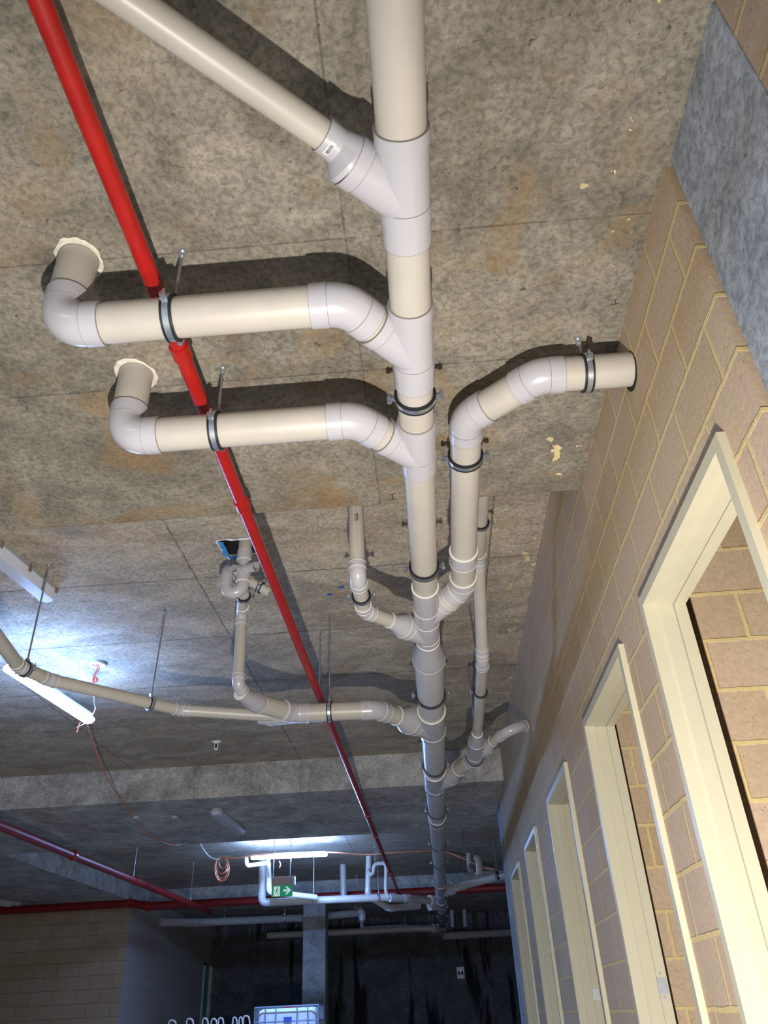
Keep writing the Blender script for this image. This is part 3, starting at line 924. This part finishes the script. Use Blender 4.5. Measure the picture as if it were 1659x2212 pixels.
wire(bm, [at(796, 1880, y=13.6), at(799, 1888, y=13.5), at(806, 1886, y=13.5), at(808, 1872, y=13.5), at(816, 1866, y=13.5), at(830, 1866, y=13.5), at(834, 1876, y=13.5), at(834, 1925, y=13.5), at(842, 1939, y=13.5)], .03, 20)
finish('u_bend', bm, 'pvc_pipe', t)
t = thing('drain_pipe', 'dim short pipe joining the main pipe from the far trap riser', 'pipe', at(880, 1942, y=13.7))
route(t, [at(842, 1940, y=13.5), at(880, 1941, y=13.7), at(925, 1943, y=14.4)], .055, mat='pvc_grey')

# J farthest laterals
t = thing('drain_pipe', 'dim lateral pipe crossing behind the far pillar', 'pipe', lift((-5.0, 18.2, ZP)))
route(t, [at(345, 1992, y=16.8), at(430, 1993, y=17.5), at(655, 1983, y=18.6), at(776, 1972, y=18.9)], .075, mat='pvc_grey')
t = thing('drain_pipe', 'dark hooked pipe bend left of the far end of the main pipe', 'pipe', at(782, 1958, y=15.6))
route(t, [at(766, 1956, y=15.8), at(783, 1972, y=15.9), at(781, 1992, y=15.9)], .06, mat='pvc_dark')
hc = at(772, 1962, y=15.85)
hanger('clamp on the dark hooked pipe bend', hc, (.6, .3, -.7), .06, rod_top=Vector((hc.x, hc.y, ZHI + H)))
t = thing('drain_pipe', 'lowest dim lateral pipe just above the far wall streaks', 'pipe', lift((-3.7, 19.0, ZP)))
route(t, [at(578, 2021, y=18.9), at(760, 2013, y=19.0), at(890, 2006, y=19.2), eJ], .065, mat='pvc_grey')
t = thing('drain_pipe', 'thin hooked dim pipe over the lowest lateral', 'pipe', at(780, 1970, y=19.4))
route(t, [at(779, 1962, y=19.4), at(782, 2006, y=19.4), at(880, 2001, y=19.4)], .04, mat='pvc_grey')
t = thing('drain_pipe', 'short dim pipe right of the far end of the main pipe', 'pipe', at(1030, 2017, y=20))
route(t, [at(958, 2022, y=19.6), at(1000, 2020, y=19.8), at(1110, 2014, y=20.2)], .075, mat='pvc_grey')
for k, (px, a, b) in enumerate(((975, 1952, 2003), (1002, 1938, 2002))):
    t = thing('drain_pipe', ['left of the two dim hooked drops on the far wall right of the main pipe', 'right of the two dim hooked drops on the far wall right of the main pipe'][k], 'pipe', at(px, a, y=20))
    bm = bmesh.new(); wire(bm, [at(px - 6, a + 2, y=20.2), at(px - 1, a, y=20.2), at(px, a + 8, y=20.2), at(px + 3, b, y=20.2)], .05, 16); finish('pipe_section', bm, 'pvc_grey', t)
t = thing('drain_pipe', 'dim rounded pipe end on the ceiling at the left edge', 'pipe', at(20, 1945, y=14.4))
bm = bmesh.new(); tube(bm, at(-30, 1940, y=13.9), at(22, 1946, y=14.4), .10, 28); tube(bm, at(12, 1945, y=14.3), at(42, 1949, y=14.6), .075, 28, r2=.06); finish('pipe_section', bm, 'pvc_grey', t)
t = thing('drain_pipe', 'short vertical pipe pair hanging from the recess near the wall end', 'pipe', at(1033, 1850, y=11.6))
bm = bmesh.new(); wire(bm, [at(1027, 1858, y=11.7), at(1031, 1853, y=11.7), at(1034, 1860, y=11.6), at(1036, 1890, y=11.6)], .045, 20); finish('pipe_section', bm, 'pvc_pipe', t)
bm = bmesh.new(); tube(bm, at(1012, 1843, y=11.8), at(1013, 1868, y=11.8), .028, 16); finish('pipe_section', bm, 'pvc_grey', t)
bm = bmesh.new(); wire(bm, [at(1013, 1868, y=11.8), at(1016, 1880, y=11.8), at(1022, 1878, y=11.8)], .035, 16); finish('elbow', bm, 'pvc_dark', t)

# ---------------------------------------------------------------- hangers
def mh(y, r, lab, rod=True, top=None):
    if top is None: top = ZL if y < 2.775 else (ZHI if y < 7.99 else (ZB if y < 10.3 else (ZHI if y < 16.3 else 2.02)))
    return hanger(lab, lift((X0, y, ZP)), (0, 1, 0), r, rod_top=lift((X0, y, top)))


mh(1.785, RA, 'nearest clamp round the main pipe, just below the second junction')
mh(2.86, RA, 'second clamp round the main pipe, above the right branch')
mh(4.41, RB, 'first clamp on the fat grey section of the main pipe')
mh(5.96, RB, 'clamp on the main pipe in front of the pale beam')
for k, py in enumerate((1749, 1822, 1863, 1904, 1937, 1960, 1979, 1997)):
    mh(MY(py), RB, ['first clamp of the main pipe under the pale beam', 'main pipe clamp left of the hanging rod, third after the pale beam face', 'main pipe clamp level with the far tube light',
                    'main pipe clamp just before the far red cross pipe', 'main pipe clamp at the far red cross pipe', 'main pipe clamp at the far left laterals',
                    'second last clamp on the dark end of the main pipe', 'last clamp on the dark end of the main pipe'][k])
hanger('clamp and rod holding the upper left lateral over the red pipe', lift((-.598, 1.397, ZP)), (1, 0, 0), RA, rod_top=lift((-.598, 1.397, ZL)))
hanger('clamp and rod holding the second left lateral over the red pipe', lift((-.598, 1.872, ZP)), (1, 0, 0), RA, rod_top=lift((-.598, 1.872, ZL)))
hanger('clamp holding the cream pipe next to the block wall', lift((.592, 1.868, 1.70)), (1, 0, 0), RA, rod_top=lift((.592, 1.868, ZL)))
hanger('clamp on the cream pipe right of the main pipe', lift((.211, 2.25, 1.688)), (0, 1, -.06), RA, rod_top=lift((.211, 2.25, ZL)))
hanger('clamp on the slim left branch below its vertical drop', lift((-.25, 3.10, 1.587)), (0, 1, 0), RS, rod_top=lift((-.25, 3.10, ZHI)))
hanger('long rod and clamp on the left lateral under the raised slab', lift((-.585, 4.60, ZP)), (1, 0, 0), RA, rod_top=lift((-.585, 4.60, ZHI)))
hanger('rod and clamp on the thin left pipe right of the smoke detector base', lift((-1.615, 4.325, 1.603)), (1, .95, 0), RS, rod_top=at(357, 1322, y=4.325))
hanger('rod and clamp on the thin left pipe at the left edge', lift((-2.100, 3.745, 1.62)), (.3, 1, 0), RS, rod_top=lift((-2.10, 3.745, ZHI)))
hanger('high clamp on the slim right pipe behind the slab edge', lift((.345, 3.31, 2.06)), (0, 1, 0), RS, rod_top=lift((.345, 3.31, ZHI)))
hanger('middle clamp and long rod of the slim right pipe', lift((.345, 4.60, 1.645)), (0, 1, -.05), RS, rod_top=lift((.335, 4.60, ZHI)))
hanger('clamp under the widening of the slim right pipe', lift((.345, 5.90, 1.60)), (0, 1, 0), RA, rod=False)
hanger('clamp below the ceiling trap assembly', lift((-1.005, 3.945, 2.074)), (-.25, 1, -.05), .034, rod_top=lift((-1.005, 3.945, ZHI)))
hanger('rod and clamp on the far lateral right of the exit sign', lift((-1.97, 13.40, ZP)), (1, .1, 0), RA, rod_top=lift((-1.97, 13.40, ZHI)))
hanger('rod and clamp on the far lateral under the red pipe end', lift((-.95, 13.53, ZP)), (1, .1, 0), RA, rod_top=lift((-.95, 13.53, ZHI)))
for (px, py, yy, tp, lab) in ((485, 1992, 17.85, 2.02, 'left rod and clamp of the dim lateral behind the pillar'), (614, 1985, 18.4, 2.02, 'middle rod and clamp of the dim lateral, left of the pillar')):
    c = at(px, py, y=yy); hanger(lab, c, (1, .2, 0), .075, rod_top=Vector((c.x, c.y, tp + H)))

# ---------------------------------------------------------------- red fire pipes
def redpipe(label, pts, r, cps=(), mat='red_paint'):
    t = thing('sprinkler_pipe', label, 'red pipe', pts[0], 'red sprinkler pipes')
    for a, b in zip(pts, pts[1:]):
        bm = bmesh.new(); tube(bm, a, b, r, 32); finish('pipe_section', bm, mat, t)
    for p, d in cps:
        d = Vector(d).normalized(); p = Vector(p); bm = bmesh.new()
        sweep(bm, [(p - d * .028, d, r * 1.02), (p - d * .026, d, r * 1.24), (p + d * .026, d, r * 1.24), (p + d * .028, d, r * 1.02)], 28)
        finish('coupling', bm, 'red_paint', t)
    return t


XR, ZR = -.664, 1.72
redpipe('bright red pipe slanting across the whole ceiling left of the main pipe', [lift((XR, -.6, ZR)), lift((XR, 14.9, ZR))], .0245,
        [(lift((XR, y, ZR)), (0, 1, 0)) for y in (1.655, 2.50, 8.2, 9.3, 12.0)])
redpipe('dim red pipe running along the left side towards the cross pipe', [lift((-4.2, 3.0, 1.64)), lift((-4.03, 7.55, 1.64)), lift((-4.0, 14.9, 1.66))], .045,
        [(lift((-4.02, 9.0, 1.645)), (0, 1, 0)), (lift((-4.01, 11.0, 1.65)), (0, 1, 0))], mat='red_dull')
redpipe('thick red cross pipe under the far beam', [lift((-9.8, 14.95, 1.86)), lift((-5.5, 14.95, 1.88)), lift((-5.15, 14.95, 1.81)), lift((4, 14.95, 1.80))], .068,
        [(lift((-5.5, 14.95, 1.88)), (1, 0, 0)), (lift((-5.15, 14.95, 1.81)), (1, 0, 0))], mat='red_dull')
def rodthing(label, a, b, r=.005, extra=None):
    t = thing('hanger_rod', label, 'rod', a, 'bare hanging rods')
    bm = bmesh.new(); tube(bm, a, b, r, 10); finish('threaded_rod', bm, 'rod_steel', t)
    bm = bmesh.new(); tube(bm, Vector(a) - Vector((0, 0, .02)), Vector(a), r * 2, 12); finish('anchor_nut', bm, 'zinc', t)
    if extra: extra(t)
    return t
def redring(t, c, r=.0245):
    bm = bmesh.new()
    sweep(bm, [(c - Vector((0, .008, 0)), (0, 1, 0), r + .001), (c - Vector((0, .008, 0)), (0, 1, 0), r + .004), (c + Vector((0, .008, 0)), (0, 1, 0), r + .004), (c + Vector((0, .008, 0)), (0, 1, 0), r + .001)], 24, caps=(False, False))
    finish('clamp_ring', bm, 'zinc', t)
ra = lift((XR - .02, 4.87, ZHI)); rb_ = lift((XR - .02, 4.87, ZR + .02))
rodthing('rod with ring holding the red pipe under the raised slab', ra, rb_, extra=lambda t: redring(t, lift((XR, 4.87, ZR))))
rodthing('rod right of the main pipe reaching to the slim pipe reducer', lift((.35, 5.62, ZHI)), lift((.35, 5.62, 1.66)))
rodthing('rod hanging at the dim left red pipe', lift((-4.0, 10.9, ZHI)), lift((-4.0, 10.9, 1.68)))
rodthing('rod hanging at the dim left red pipe by its far end', lift((-4.0, 13.6, ZHI)), lift((-4.0, 13.6, 1.70)))
rodthing('thin rod hanging left of the main pipe in the far recess', lift((-.95, 13.0, ZHI)), lift((-.95, 13.0, 1.95)))

# ---------------------------------------------------------------- batten lights
def batten(name, label, a, b, w, h, lit=None, clips=True, group=None):
    """a, b: centre-line ends of the diffuser underside level"""
    a, b = Vector(a), Vector(b); d = (b - a).normalized(); s = d.cross(Vector((0, 0, 1))).normalized(); u = s.cross(d)
    t = thing(name, label, 'batten light', (a + b) / 2, 'batten lights on the basement ceiling')
    L = (b - a).length / 2; c = (a + b) / 2
    bm = bmesh.new()
    # tray: shallow trapezoid with chamfered ends
    def loft(z0, z1, w0, w1, l0, l1, ch):
        def ring(z, ww, ll):
            k = ch
            pts = [(-ll + k, -ww), (ll - k, -ww), (ll, -ww + k * .8), (ll, ww - k * .8), (ll - k, ww), (-ll + k, ww), (-ll, ww - k * .8), (-ll, -ww + k * .8)]
            return [bm.verts.new(c + d * p[0] + s * p[1] + u * z) for p in pts]
        r0, r1 = ring(z0, w0, l0), ring(z1, w1, l1)
        for i in range(8): bm.faces.new((r0[i], r0[(i + 1) % 8], r1[(i + 1) % 8], r1[i]))
        bm.faces.new(r0); bm.faces.new(list(reversed(r1)))
    if lit: loft(h * .62, h, w * .62, w * .5, L * .97, L * .95, w * .3)
    else: loft(h * .55, h, w * 1.0, w * .8, L, L * .98, w * .5)
    finish('tray', bm, 'fixture_body', t, smooth=False)
    bm = bmesh.new()
    if lit:
        loft(0, h * .3, w * .62, w, L * .985, L, w * .5); loft(h * .3, h * .63, w, w * .68, L, L * .985, w * .5)
    else: loft(0, h * .56, w * .62, w * .98, L * .985, L, w * .5)
    dm = finish('diffuser', bm, lit or 'diffuser', t, smooth=False, bevel=.006)
    if clips:
        for k in (-.85, -.28, .28, .85):
            for q in (-1, 1):
                bm = bmesh.new(); obox(bm, c + d * L * k + s * q * w * 1.02 + u * h * .5, d * .012, s * .003, u * h * .22)
                finish('clip', bm, 'fixture_clip', t, smooth=False)
    return t


batten('batten_light', 'unlit grey batten light at the left edge', at(-120, 1120, z=2.18), at(108, 1303, z=2.18), .075, .078)
bt = batten('batten_light', 'glowing white batten light hanging at the left behind the thin pipe', lift((-2.66, 4.52, 1.96)), lift((-2.545, 5.62, 1.95)), .05, .07, lit='tube_glow', clips=False)
batten('batten_light', 'unlit batten light under the pale beam in the middle', at(464, 1760, z=1.86), at(520, 1804, z=1.86), .07, .07, clips=False)
batten('batten_light', 'glowing blue-white tube light hanging across above the exit sign', at(542, 1857, y=12.1), at(707, 1849, y=12.1), .045, .07, lit='tube_glow_far', clips=False)
rodthing('left wire holding the glowing far tube light', Vector((-2.55, 12.1, ZHI + H)), Vector((-2.55, 12.1, 2.06 + H)), .003)
rodthing('right wire holding the glowing far tube light', Vector((-1.75, 12.1, ZHI + H)), Vector((-1.75, 12.1, 2.05 + H)), .003)

# ---------------------------------------------------------------- detector base, cables
c = at(211, 1432, z=ZHI)
t = thing('detector_base', 'white round ceiling ring with red wires hanging out', 'detector base', c)
bm = bmesh.new()
sweep(bm, [(c, (0, 0, -1), .062), (c - Vector((0, 0, .018)), (0, 0, -1), .060), (c - Vector((0, 0, .022)), (0, 0, -1), .052), (c - Vector((0, 0, .020)), (0, 0, -1), .036), (c - Vector((0, 0, .004)), (0, 0, -1), .034)], 32)
finish('ring', bm, 'ring_white', t)
bm = bmesh.new()
Yc = c.y
def cp(px, py, dy=0): return at(px, py, y=Yc + dy)
wire(bm, [c - Vector((0, 0, .003)), cp(214, 1445, -.03), cp(205, 1460, -.03), cp(200, 1468, -.04), cp(207, 1474, -.02), cp(211, 1466, -.03), cp(203, 1462, -.05), cp(200, 1472, -.03), cp(204, 1485, -.03), cp(203, 1495, -.04)], .003, 8)
wire(bm, [c - Vector((.01, 0, .003)), cp(210, 1446, -.04), cp(202, 1461, -.04), cp(204, 1470, -.02), cp(209, 1470, -.05), cp(206, 1464, -.02), cp(201, 1470, -.04), cp(203, 1486, -.03), cp(204, 1497, -.04)], .003, 8)
finish('wire', bm, 'cable_red', t)
bm = bmesh.new(); wire(bm, [cp(203, 1495, -.04), cp(204, 1520, -.04), at(206, 1528, y=5.5), at(202, 1540, y=5.55), at(192, 1552, y=5.6)], .003, 8)
finish('wire', bm, 'cable_white', t)
bm = bmesh.new()
pe = at(190, 1560, y=5.65)
wire(bm, [pe, at(166, 1571, y=5.7)], .0035, 6, smooth=False); 
tag(finish('wire_tail', bm, 'cable_white', None), 'short bare white wire tail at the end of the glowing batten light', 'wire')
bm = bmesh.new(); wire(bm, [at(173, 1560, y=5.66), at(166, 1582, y=5.66)], .0035, 6, smooth=False)
tag(finish('wire_tail', bm, 'cable_red', None), 'short red wire tail at the end of the glowing batten light', 'wire')
bm = bmesh.new()
wire(bm, [at(187, 1562, y=5.66), at(200, 1600, y=6.1), at(222, 1660, y=6.9), at(250, 1712, y=7.6), at(285, 1760, y=8.5), at(308, 1790, y=9.2), at(340, 1812, y=9.8), at(365, 1823, y=10.1), at(385, 1825, y=10.3), at(400, 1820, y=10.5)], .007, 8)
tag(finish('cable', bm, 'cable_orange', None), 'brown cable sagging from the glowing batten light under the pale beam', 'cable')
bm = bmesh.new()
wire(bm, [at(430, 1818, y=11.0), at(438, 1833, y=11.2), at(452, 1850, y=11.5), at(468, 1856, y=11.7), at(480, 1850, y=11.8)], .009, 8)
tag(finish('cable', bm, 'cable_white', None), 'pale cable looping down to the hanging cable coil', 'cable')
bm = bmesh.new()
rnd = random.Random(2)
for (rx, ry, cyy) in ((15.5, 27, 1877), (13, 23.5, 1874), (12, 18, 1869), (8, 13.5, 1863), (15, 26, 1876)):
    n = 20
    wire(bm, [at(479 + rx * math.sin(2 * math.pi * i / n) + (2 if rx < 9 else 0), cyy - ry * math.cos(2 * math.pi * i / n), y=11.8 + .04 * math.sin(i * .5 + rx)) for i in range(n + 1)], .008, 8, n=2)
tag(finish('cable_coil', bm, 'cable_orange', None), 'hanging coil of orange cable left of the far tube light', 'cable coil')
bm = bmesh.new()
wire(bm, [at(480, 1850, y=11.8), at(510, 1854, y=11.7), at(560, 1846, y=11.9), at(640, 1842, y=12.2), at(715, 1841, y=12.3), at(790, 1846, y=12.5), at(860, 1841, y=12.5), at(930, 1838, y=12.6)], .011, 8)
tag(finish('cable', bm, 'cable_orange', None), 'orange cable strung along the recess behind the far tube light', 'cable')
bm = bmesh.new()
wire(bm, [at(955, 1836, y=12.4), at(990, 1850, y=12.3), at(1018, 1862, y=12.0), at(1040, 1873, y=11.8), at(1068, 1878, y=11.6)], .011, 8)
tag(finish('cable', bm, 'cable_orange', None), 'orange cable drooping right of the main pipe near the wall end', 'cable')
bm = bmesh.new()
wire(bm, [at(962, 1838, y=12.6), at(1000, 1846, y=12.4), at(1040, 1862, y=12.2), at(1085, 1880, y=12)], .008, 8)
tag(finish('cable', bm, 'ink', None), 'black cable above the far right branch pipe', 'cable')
bm = bmesh.new(); wire(bm, [at(603, 1860, y=12.1), at(606, 1868, y=12.1), at(604, 1874, y=12.1)], .008, 8)
tag(finish('wire_tail', bm, 'cable_red', None), 'small red wire tail under the far tube light', 'wire')

# ---------------------------------------------------------------- exit sign
YE = 11.8
a, b = at(585, 1894, y=YE), at(633, 1894, y=YE)
tl, br = at(587, 1896, y=YE), at(631, 1935, y=YE)
t = thing('exit_sign', 'green exit sign with white running man and arrow hanging below the far tube light', 'sign', (tl + br) / 2)
x0, x1, z1, z0 = tl.x, br.x, tl.z, br.z
hz = z1 - (z1 - z0) * .42
bm = bmesh.new(); box(bm, (x0, YE, hz), (x1 + .015, YE + .09, z1)); box(bm, (x1 + .012, YE - .004, hz - .0), (x1 + .03, YE + .09, z1 + .006)); box(bm, (x0, YE - .002, z1), (x1 + .03, YE + .095, z1 + .010))
finish('housing', bm, 'fixture_body', t, smooth=False)
bm = bmesh.new(); box(bm, (x0 + .004, YE - .003, hz), (x1 + .010, YE, z1 - .004)); q = finish('cover', bm, 'sign_taupe', t, smooth=False); q['label'] = 'taupe upper cover'
bm = bmesh.new(); box(bm, (x0, YE + .02, z0), (x1, YE + .03, hz)); finish('sign_panel', bm, 'sign_green', t, smooth=False)
bm = bmesh.new()
PW, PH = x1 - x0, hz - z0
yp = YE + .018
def poly(bm, pts, yy, mi=0):
    f0 = [bm.verts.new((x0 + u * PW, yy, z0 + v * PH)) for u, v in pts]; f1 = [bm.verts.new((x0 + u * PW, yy + .002, z0 + v * PH)) for u, v in pts]
    bm.faces.new(f0).material_index = mi; bm.faces.new(list(reversed(f1))).material_index = mi
    for i in range(len(pts)): bm.faces.new((f0[i], f0[(i + 1) % len(pts)], f1[(i + 1) % len(pts)], f1[i])).material_index = mi
poly(bm, [(.10, .06), (.40, .06), (.40, .92), (.10, .92)], yp)
# arrow
poly(bm, [(.56, .44), (.76, .44), (.76, .62), (.56, .62)], yp)
poly(bm, [(.93, .53), (.74, .88), (.66, .88), (.80, .53), (.66, .18), (.74, .18)], yp)
finish('pictogram', bm, 'sign_white', t, smooth=False)
bm = bmesh.new()
def limb(p, q, w):
    p, q = Vector(p), Vector(q); d = (q - p).normalized(); n = Vector((-d.y, d.x)) * w
    poly(bm, [tuple(p + n), tuple(q + n), tuple(q - n), tuple(p - n)], yp - .004)
n = 12
poly(bm, [(.285 + .035 * math.cos(2 * math.pi * i / n), .80 + .075 * math.sin(2 * math.pi * i / n)) for i in range(n)], yp - .004)
limb((.27, .72), (.24, .45), .03); limb((.25, .68), (.36, .60), .013); limb((.36, .60), (.42, .66), .012); limb((.26, .70), (.16, .66), .013); limb((.16, .66), (.14, .52), .012)
limb((.24, .47), (.33, .36), .018); limb((.33, .36), (.31, .16), .016); limb((.24, .45), (.20, .28), .018); limb((.20, .28), (.11, .20), .016)
finish('running_man', bm, 'sign_green', t, smooth=False)
for px in (590, 627):
    p = at(px, 1893, y=YE + .05)
    bm = bmesh.new(); tube(bm, (p.x, p.y, z1), (p.x, p.y, ZHI + H), .006, 10); finish('hanging_rod', bm, 'zinc', t)

# ---------------------------------------------------------------- far things
bm = bmesh.new(); box(bm, (-2.752, 17.3, 0), (-2.299, 17.75, 2.02 + H))
tag(finish('pillar', bm, 'pillar_grey', None, smooth=False, bevel=.012), 'pale concrete pillar standing in the dark far end', 'pillar')

t = thing('water_tank', 'white caged bulk liquid tank with a blue label in front of the pillar', 'tank', (-2.3, 13.5, 0))
tx0, tx1, ty0, ty1, tz = -2.745, -1.83, 13.0, 13.55, H + .185
bm = bmesh.new(); box(bm, (tx0 + .03, ty0 + .03, .14), (tx1 - .03, ty1 - .03, tz - .02)); finish('tank_body', bm, 'tank_white', t, smooth=False, bevel=.07)
bm = bmesh.new(); tube(bm, (-2.29, 13.28, tz - .03), (-2.29, 13.28, tz + .012), .09, 28); finish('cap', bm, 'red_paint', t)
bm = bmesh.new()
for z in (.16, .45, .75, tz - .16 - .02, tz):
    for a, b in (((tx0, ty0), (tx1, ty0)), ((tx1, ty0), (tx1, ty1)), ((tx1, ty1), (tx0, ty1)), ((tx0, ty1), (tx0, ty0))):
        tube(bm, (a[0], a[1], z), (b[0], b[1], z), .010, 10)
for k in range(7):
    x = tx0 + (tx1 - tx0) * k / 6
    for y in (ty0, ty1):
        if k in (0, 1, 2, 4, 5, 6): tube(bm, (x, y, .14), (x, y, tz), .009, 10)
for k in range(1, 5):
    for x in (tx0, tx1): tube(bm, (x, ty0 + (ty1 - ty0) * k / 5, .14), (x, ty0 + (ty1 - ty0) * k / 5, tz), .009, 10)
finish('cage', bm, 'cage_steel', t)
bm = bmesh.new(); box(bm, (tx0, ty0, 0), (tx1, ty1, .03)); box(bm, (tx0, ty0, .11), (tx1, ty1, .14))
for x in (tx0, -2.35, tx1 - .12):
    for y in (ty0, ty1 - .12): box(bm, (x, y, .03), (x + .12, y + .12, .11))
finish('pallet', bm, 'cage_steel', t, smooth=False)
p0, p1 = at(613, 2197, y=12.99), at(629, 2208, y=12.99)
bm = bmesh.new(); box(bm, (p0.x, 12.985, p1.z), (p1.x, 13.03, p0.z)); o = finish('label', bm, 'blue_label', t, smooth=False)
pc = (p0 + p1) / 2
bm = bmesh.new(); box(bm, (pc.x - .022, 12.983, pc.z - .022), (pc.x + .022, 12.986, pc.z + .022)); finish('label_mark', bm, 'label_white', o, smooth=False)

# wire loops of stored mesh below the far wall
loops = [(372, 16, 2204), (410, 15, 2201), (443, 12, 2200), (462, 12, 2201), (477, 11, 2199), (507, 9, 2198), (520, 8, 2198), (532, 14, 2195)]
for k, (px, w, top) in enumerate(loops):
    bm = bmesh.new(); y = 12.6 + .05 * k
    wire(bm, [at(px - w * .5, 2222, y=y), at(px - w * .45, top + 5, y=y), at(px - w * .1, top, y=y), at(px + w * .4, top + 4, y=y), at(px + w * .6, 2222, y=y)], .012, 8)
    tag(finish('wire_loop', bm, 'cable_white', None), ['leftmost pale wire loop at the bottom left', 'second pale wire loop from the left at the bottom', 'third pale wire loop, just left of the far door frame',
        'fourth pale wire loop, in front of the far door frame', 'fifth pale wire loop, right of the far door frame', 'narrow pale wire loop third from the tank', 'narrow pale wire loop second from the tank',
        'tilted pale wire loop next to the tank'][k], 'wire loop', 'wire loops at the bottom left')
# stand that carries the loops
bm = bmesh.new(); box(bm, (-3.95, 12.4, 0), (-2.85, 13.1, .80)); 
tag(finish('timber_crate', bm, 'wood', None, smooth=False, bevel=.01), 'low crate that the wire loops stick out of', 'crate')

# survey mark on the far wall
c = at(995, 2102, y=20.99)
t = thing('survey_target', 'small white plate with black bow-tie mark on the far wall', 'survey mark', c)
bm = bmesh.new(); box(bm, (c.x - .085, 20.985, c.z - .11), (c.x + .085, 21.0, c.z + .12)); finish('plate', bm, 'label_white', t, smooth=False)
bm = bmesh.new()
for s in (-1, 1):
    f = [bm.verts.new(p) for p in ((c.x, 20.98, c.z), (c.x + s * .06, 20.98, c.z + .055), (c.x + s * .06, 20.98, c.z - .055))]; bm.faces.new(f if s > 0 else f[::-1])
finish('bow_tie_mark', bm, 'black', t, smooth=False)

# small ceiling fittings
c = at(468, 1600, z=ZHI)
t = thing('ceiling_bracket', 'small white bracket on the raised slab left of the red pipe', 'bracket', c)
bm = bmesh.new(); obox(bm, c - Vector((0, 0, .008)), (.04, 0, 0), (0, .012, 0), (0, 0, .008)); obox(bm, c - Vector((0, -.005, .045)), (.018, 0, 0), (0, .012, 0), (0, 0, .04)); finish('plate', bm, 'ring_white', t, smooth=False, bevel=.003)
bm = bmesh.new(); obox(bm, c - Vector((0, .008, .05)), (.009, 0, 0), (0, .004, 0), (0, 0, .02)); finish('slot', bm, 'black', t, smooth=False)
for k, (px, py) in enumerate(((295, 1764), (379, 1763))):
    c = at(px, py, z=ZB); bm = bmesh.new(); obox(bm, c - Vector((0, 0, .012)), (.028, 0, 0), (0, .028, 0), (0, 0, .012))
    tag(finish('cable_clip', bm, 'fixture_body', None, smooth=False, bevel=.005), ['small pale clip where the brown cable passes the beam', 'small pale square clip on the beam right of the brown cable'][k], 'clip')

# chalk and pen marks on the slab
def marks(label, segs, z, mat='ink', r=.0022):
    bm = bmesh.new()
    for a, b in segs: tube(bm, at(*a, z=z), at(*b, z=z), r, 6)
    tag(finish('pen_mark', bm, mat, None), label, 'mark')
marks('black H-shaped pen mark at the edge of the low slab', [((839, 1068), (855, 1066)), ((841, 1079), (857, 1077)), ((847, 1067), (849, 1078))], ZL)
marks('dark H-shaped mark on the low slab above the wall pipe', [((1315, 649), (1333, 647)), ((1318, 658), (1338, 655)), ((1328, 648), (1331, 657))], ZL, r=.0014)
marks('small black hook mark on the low slab right of the main pipe', [((1103, 409), (1107, 408)), ((1111, 407), (1117, 405)), ((1117, 405), (1119, 409)), ((1119, 409), (1114, 411))], ZL, r=.0012)
for k, (px, py) in enumerate(((738, 1268), (712, 1284))):
    bm = bmesh.new(); c = at(px, py, z=ZHI); n = 12
    vs = [bm.verts.new(c + Vector((.018 * math.cos(6.283 * i / n), .016 * math.sin(6.283 * i / n), -.0012))) for i in range(n)]; bm.faces.new(vs)
    tag(finish('paint_dot', bm, 'blue_label', None, smooth=False), ['upper blue paint dot on the raised slab', 'lower blue paint dot on the raised slab'][k], 'paint mark')
_dp()
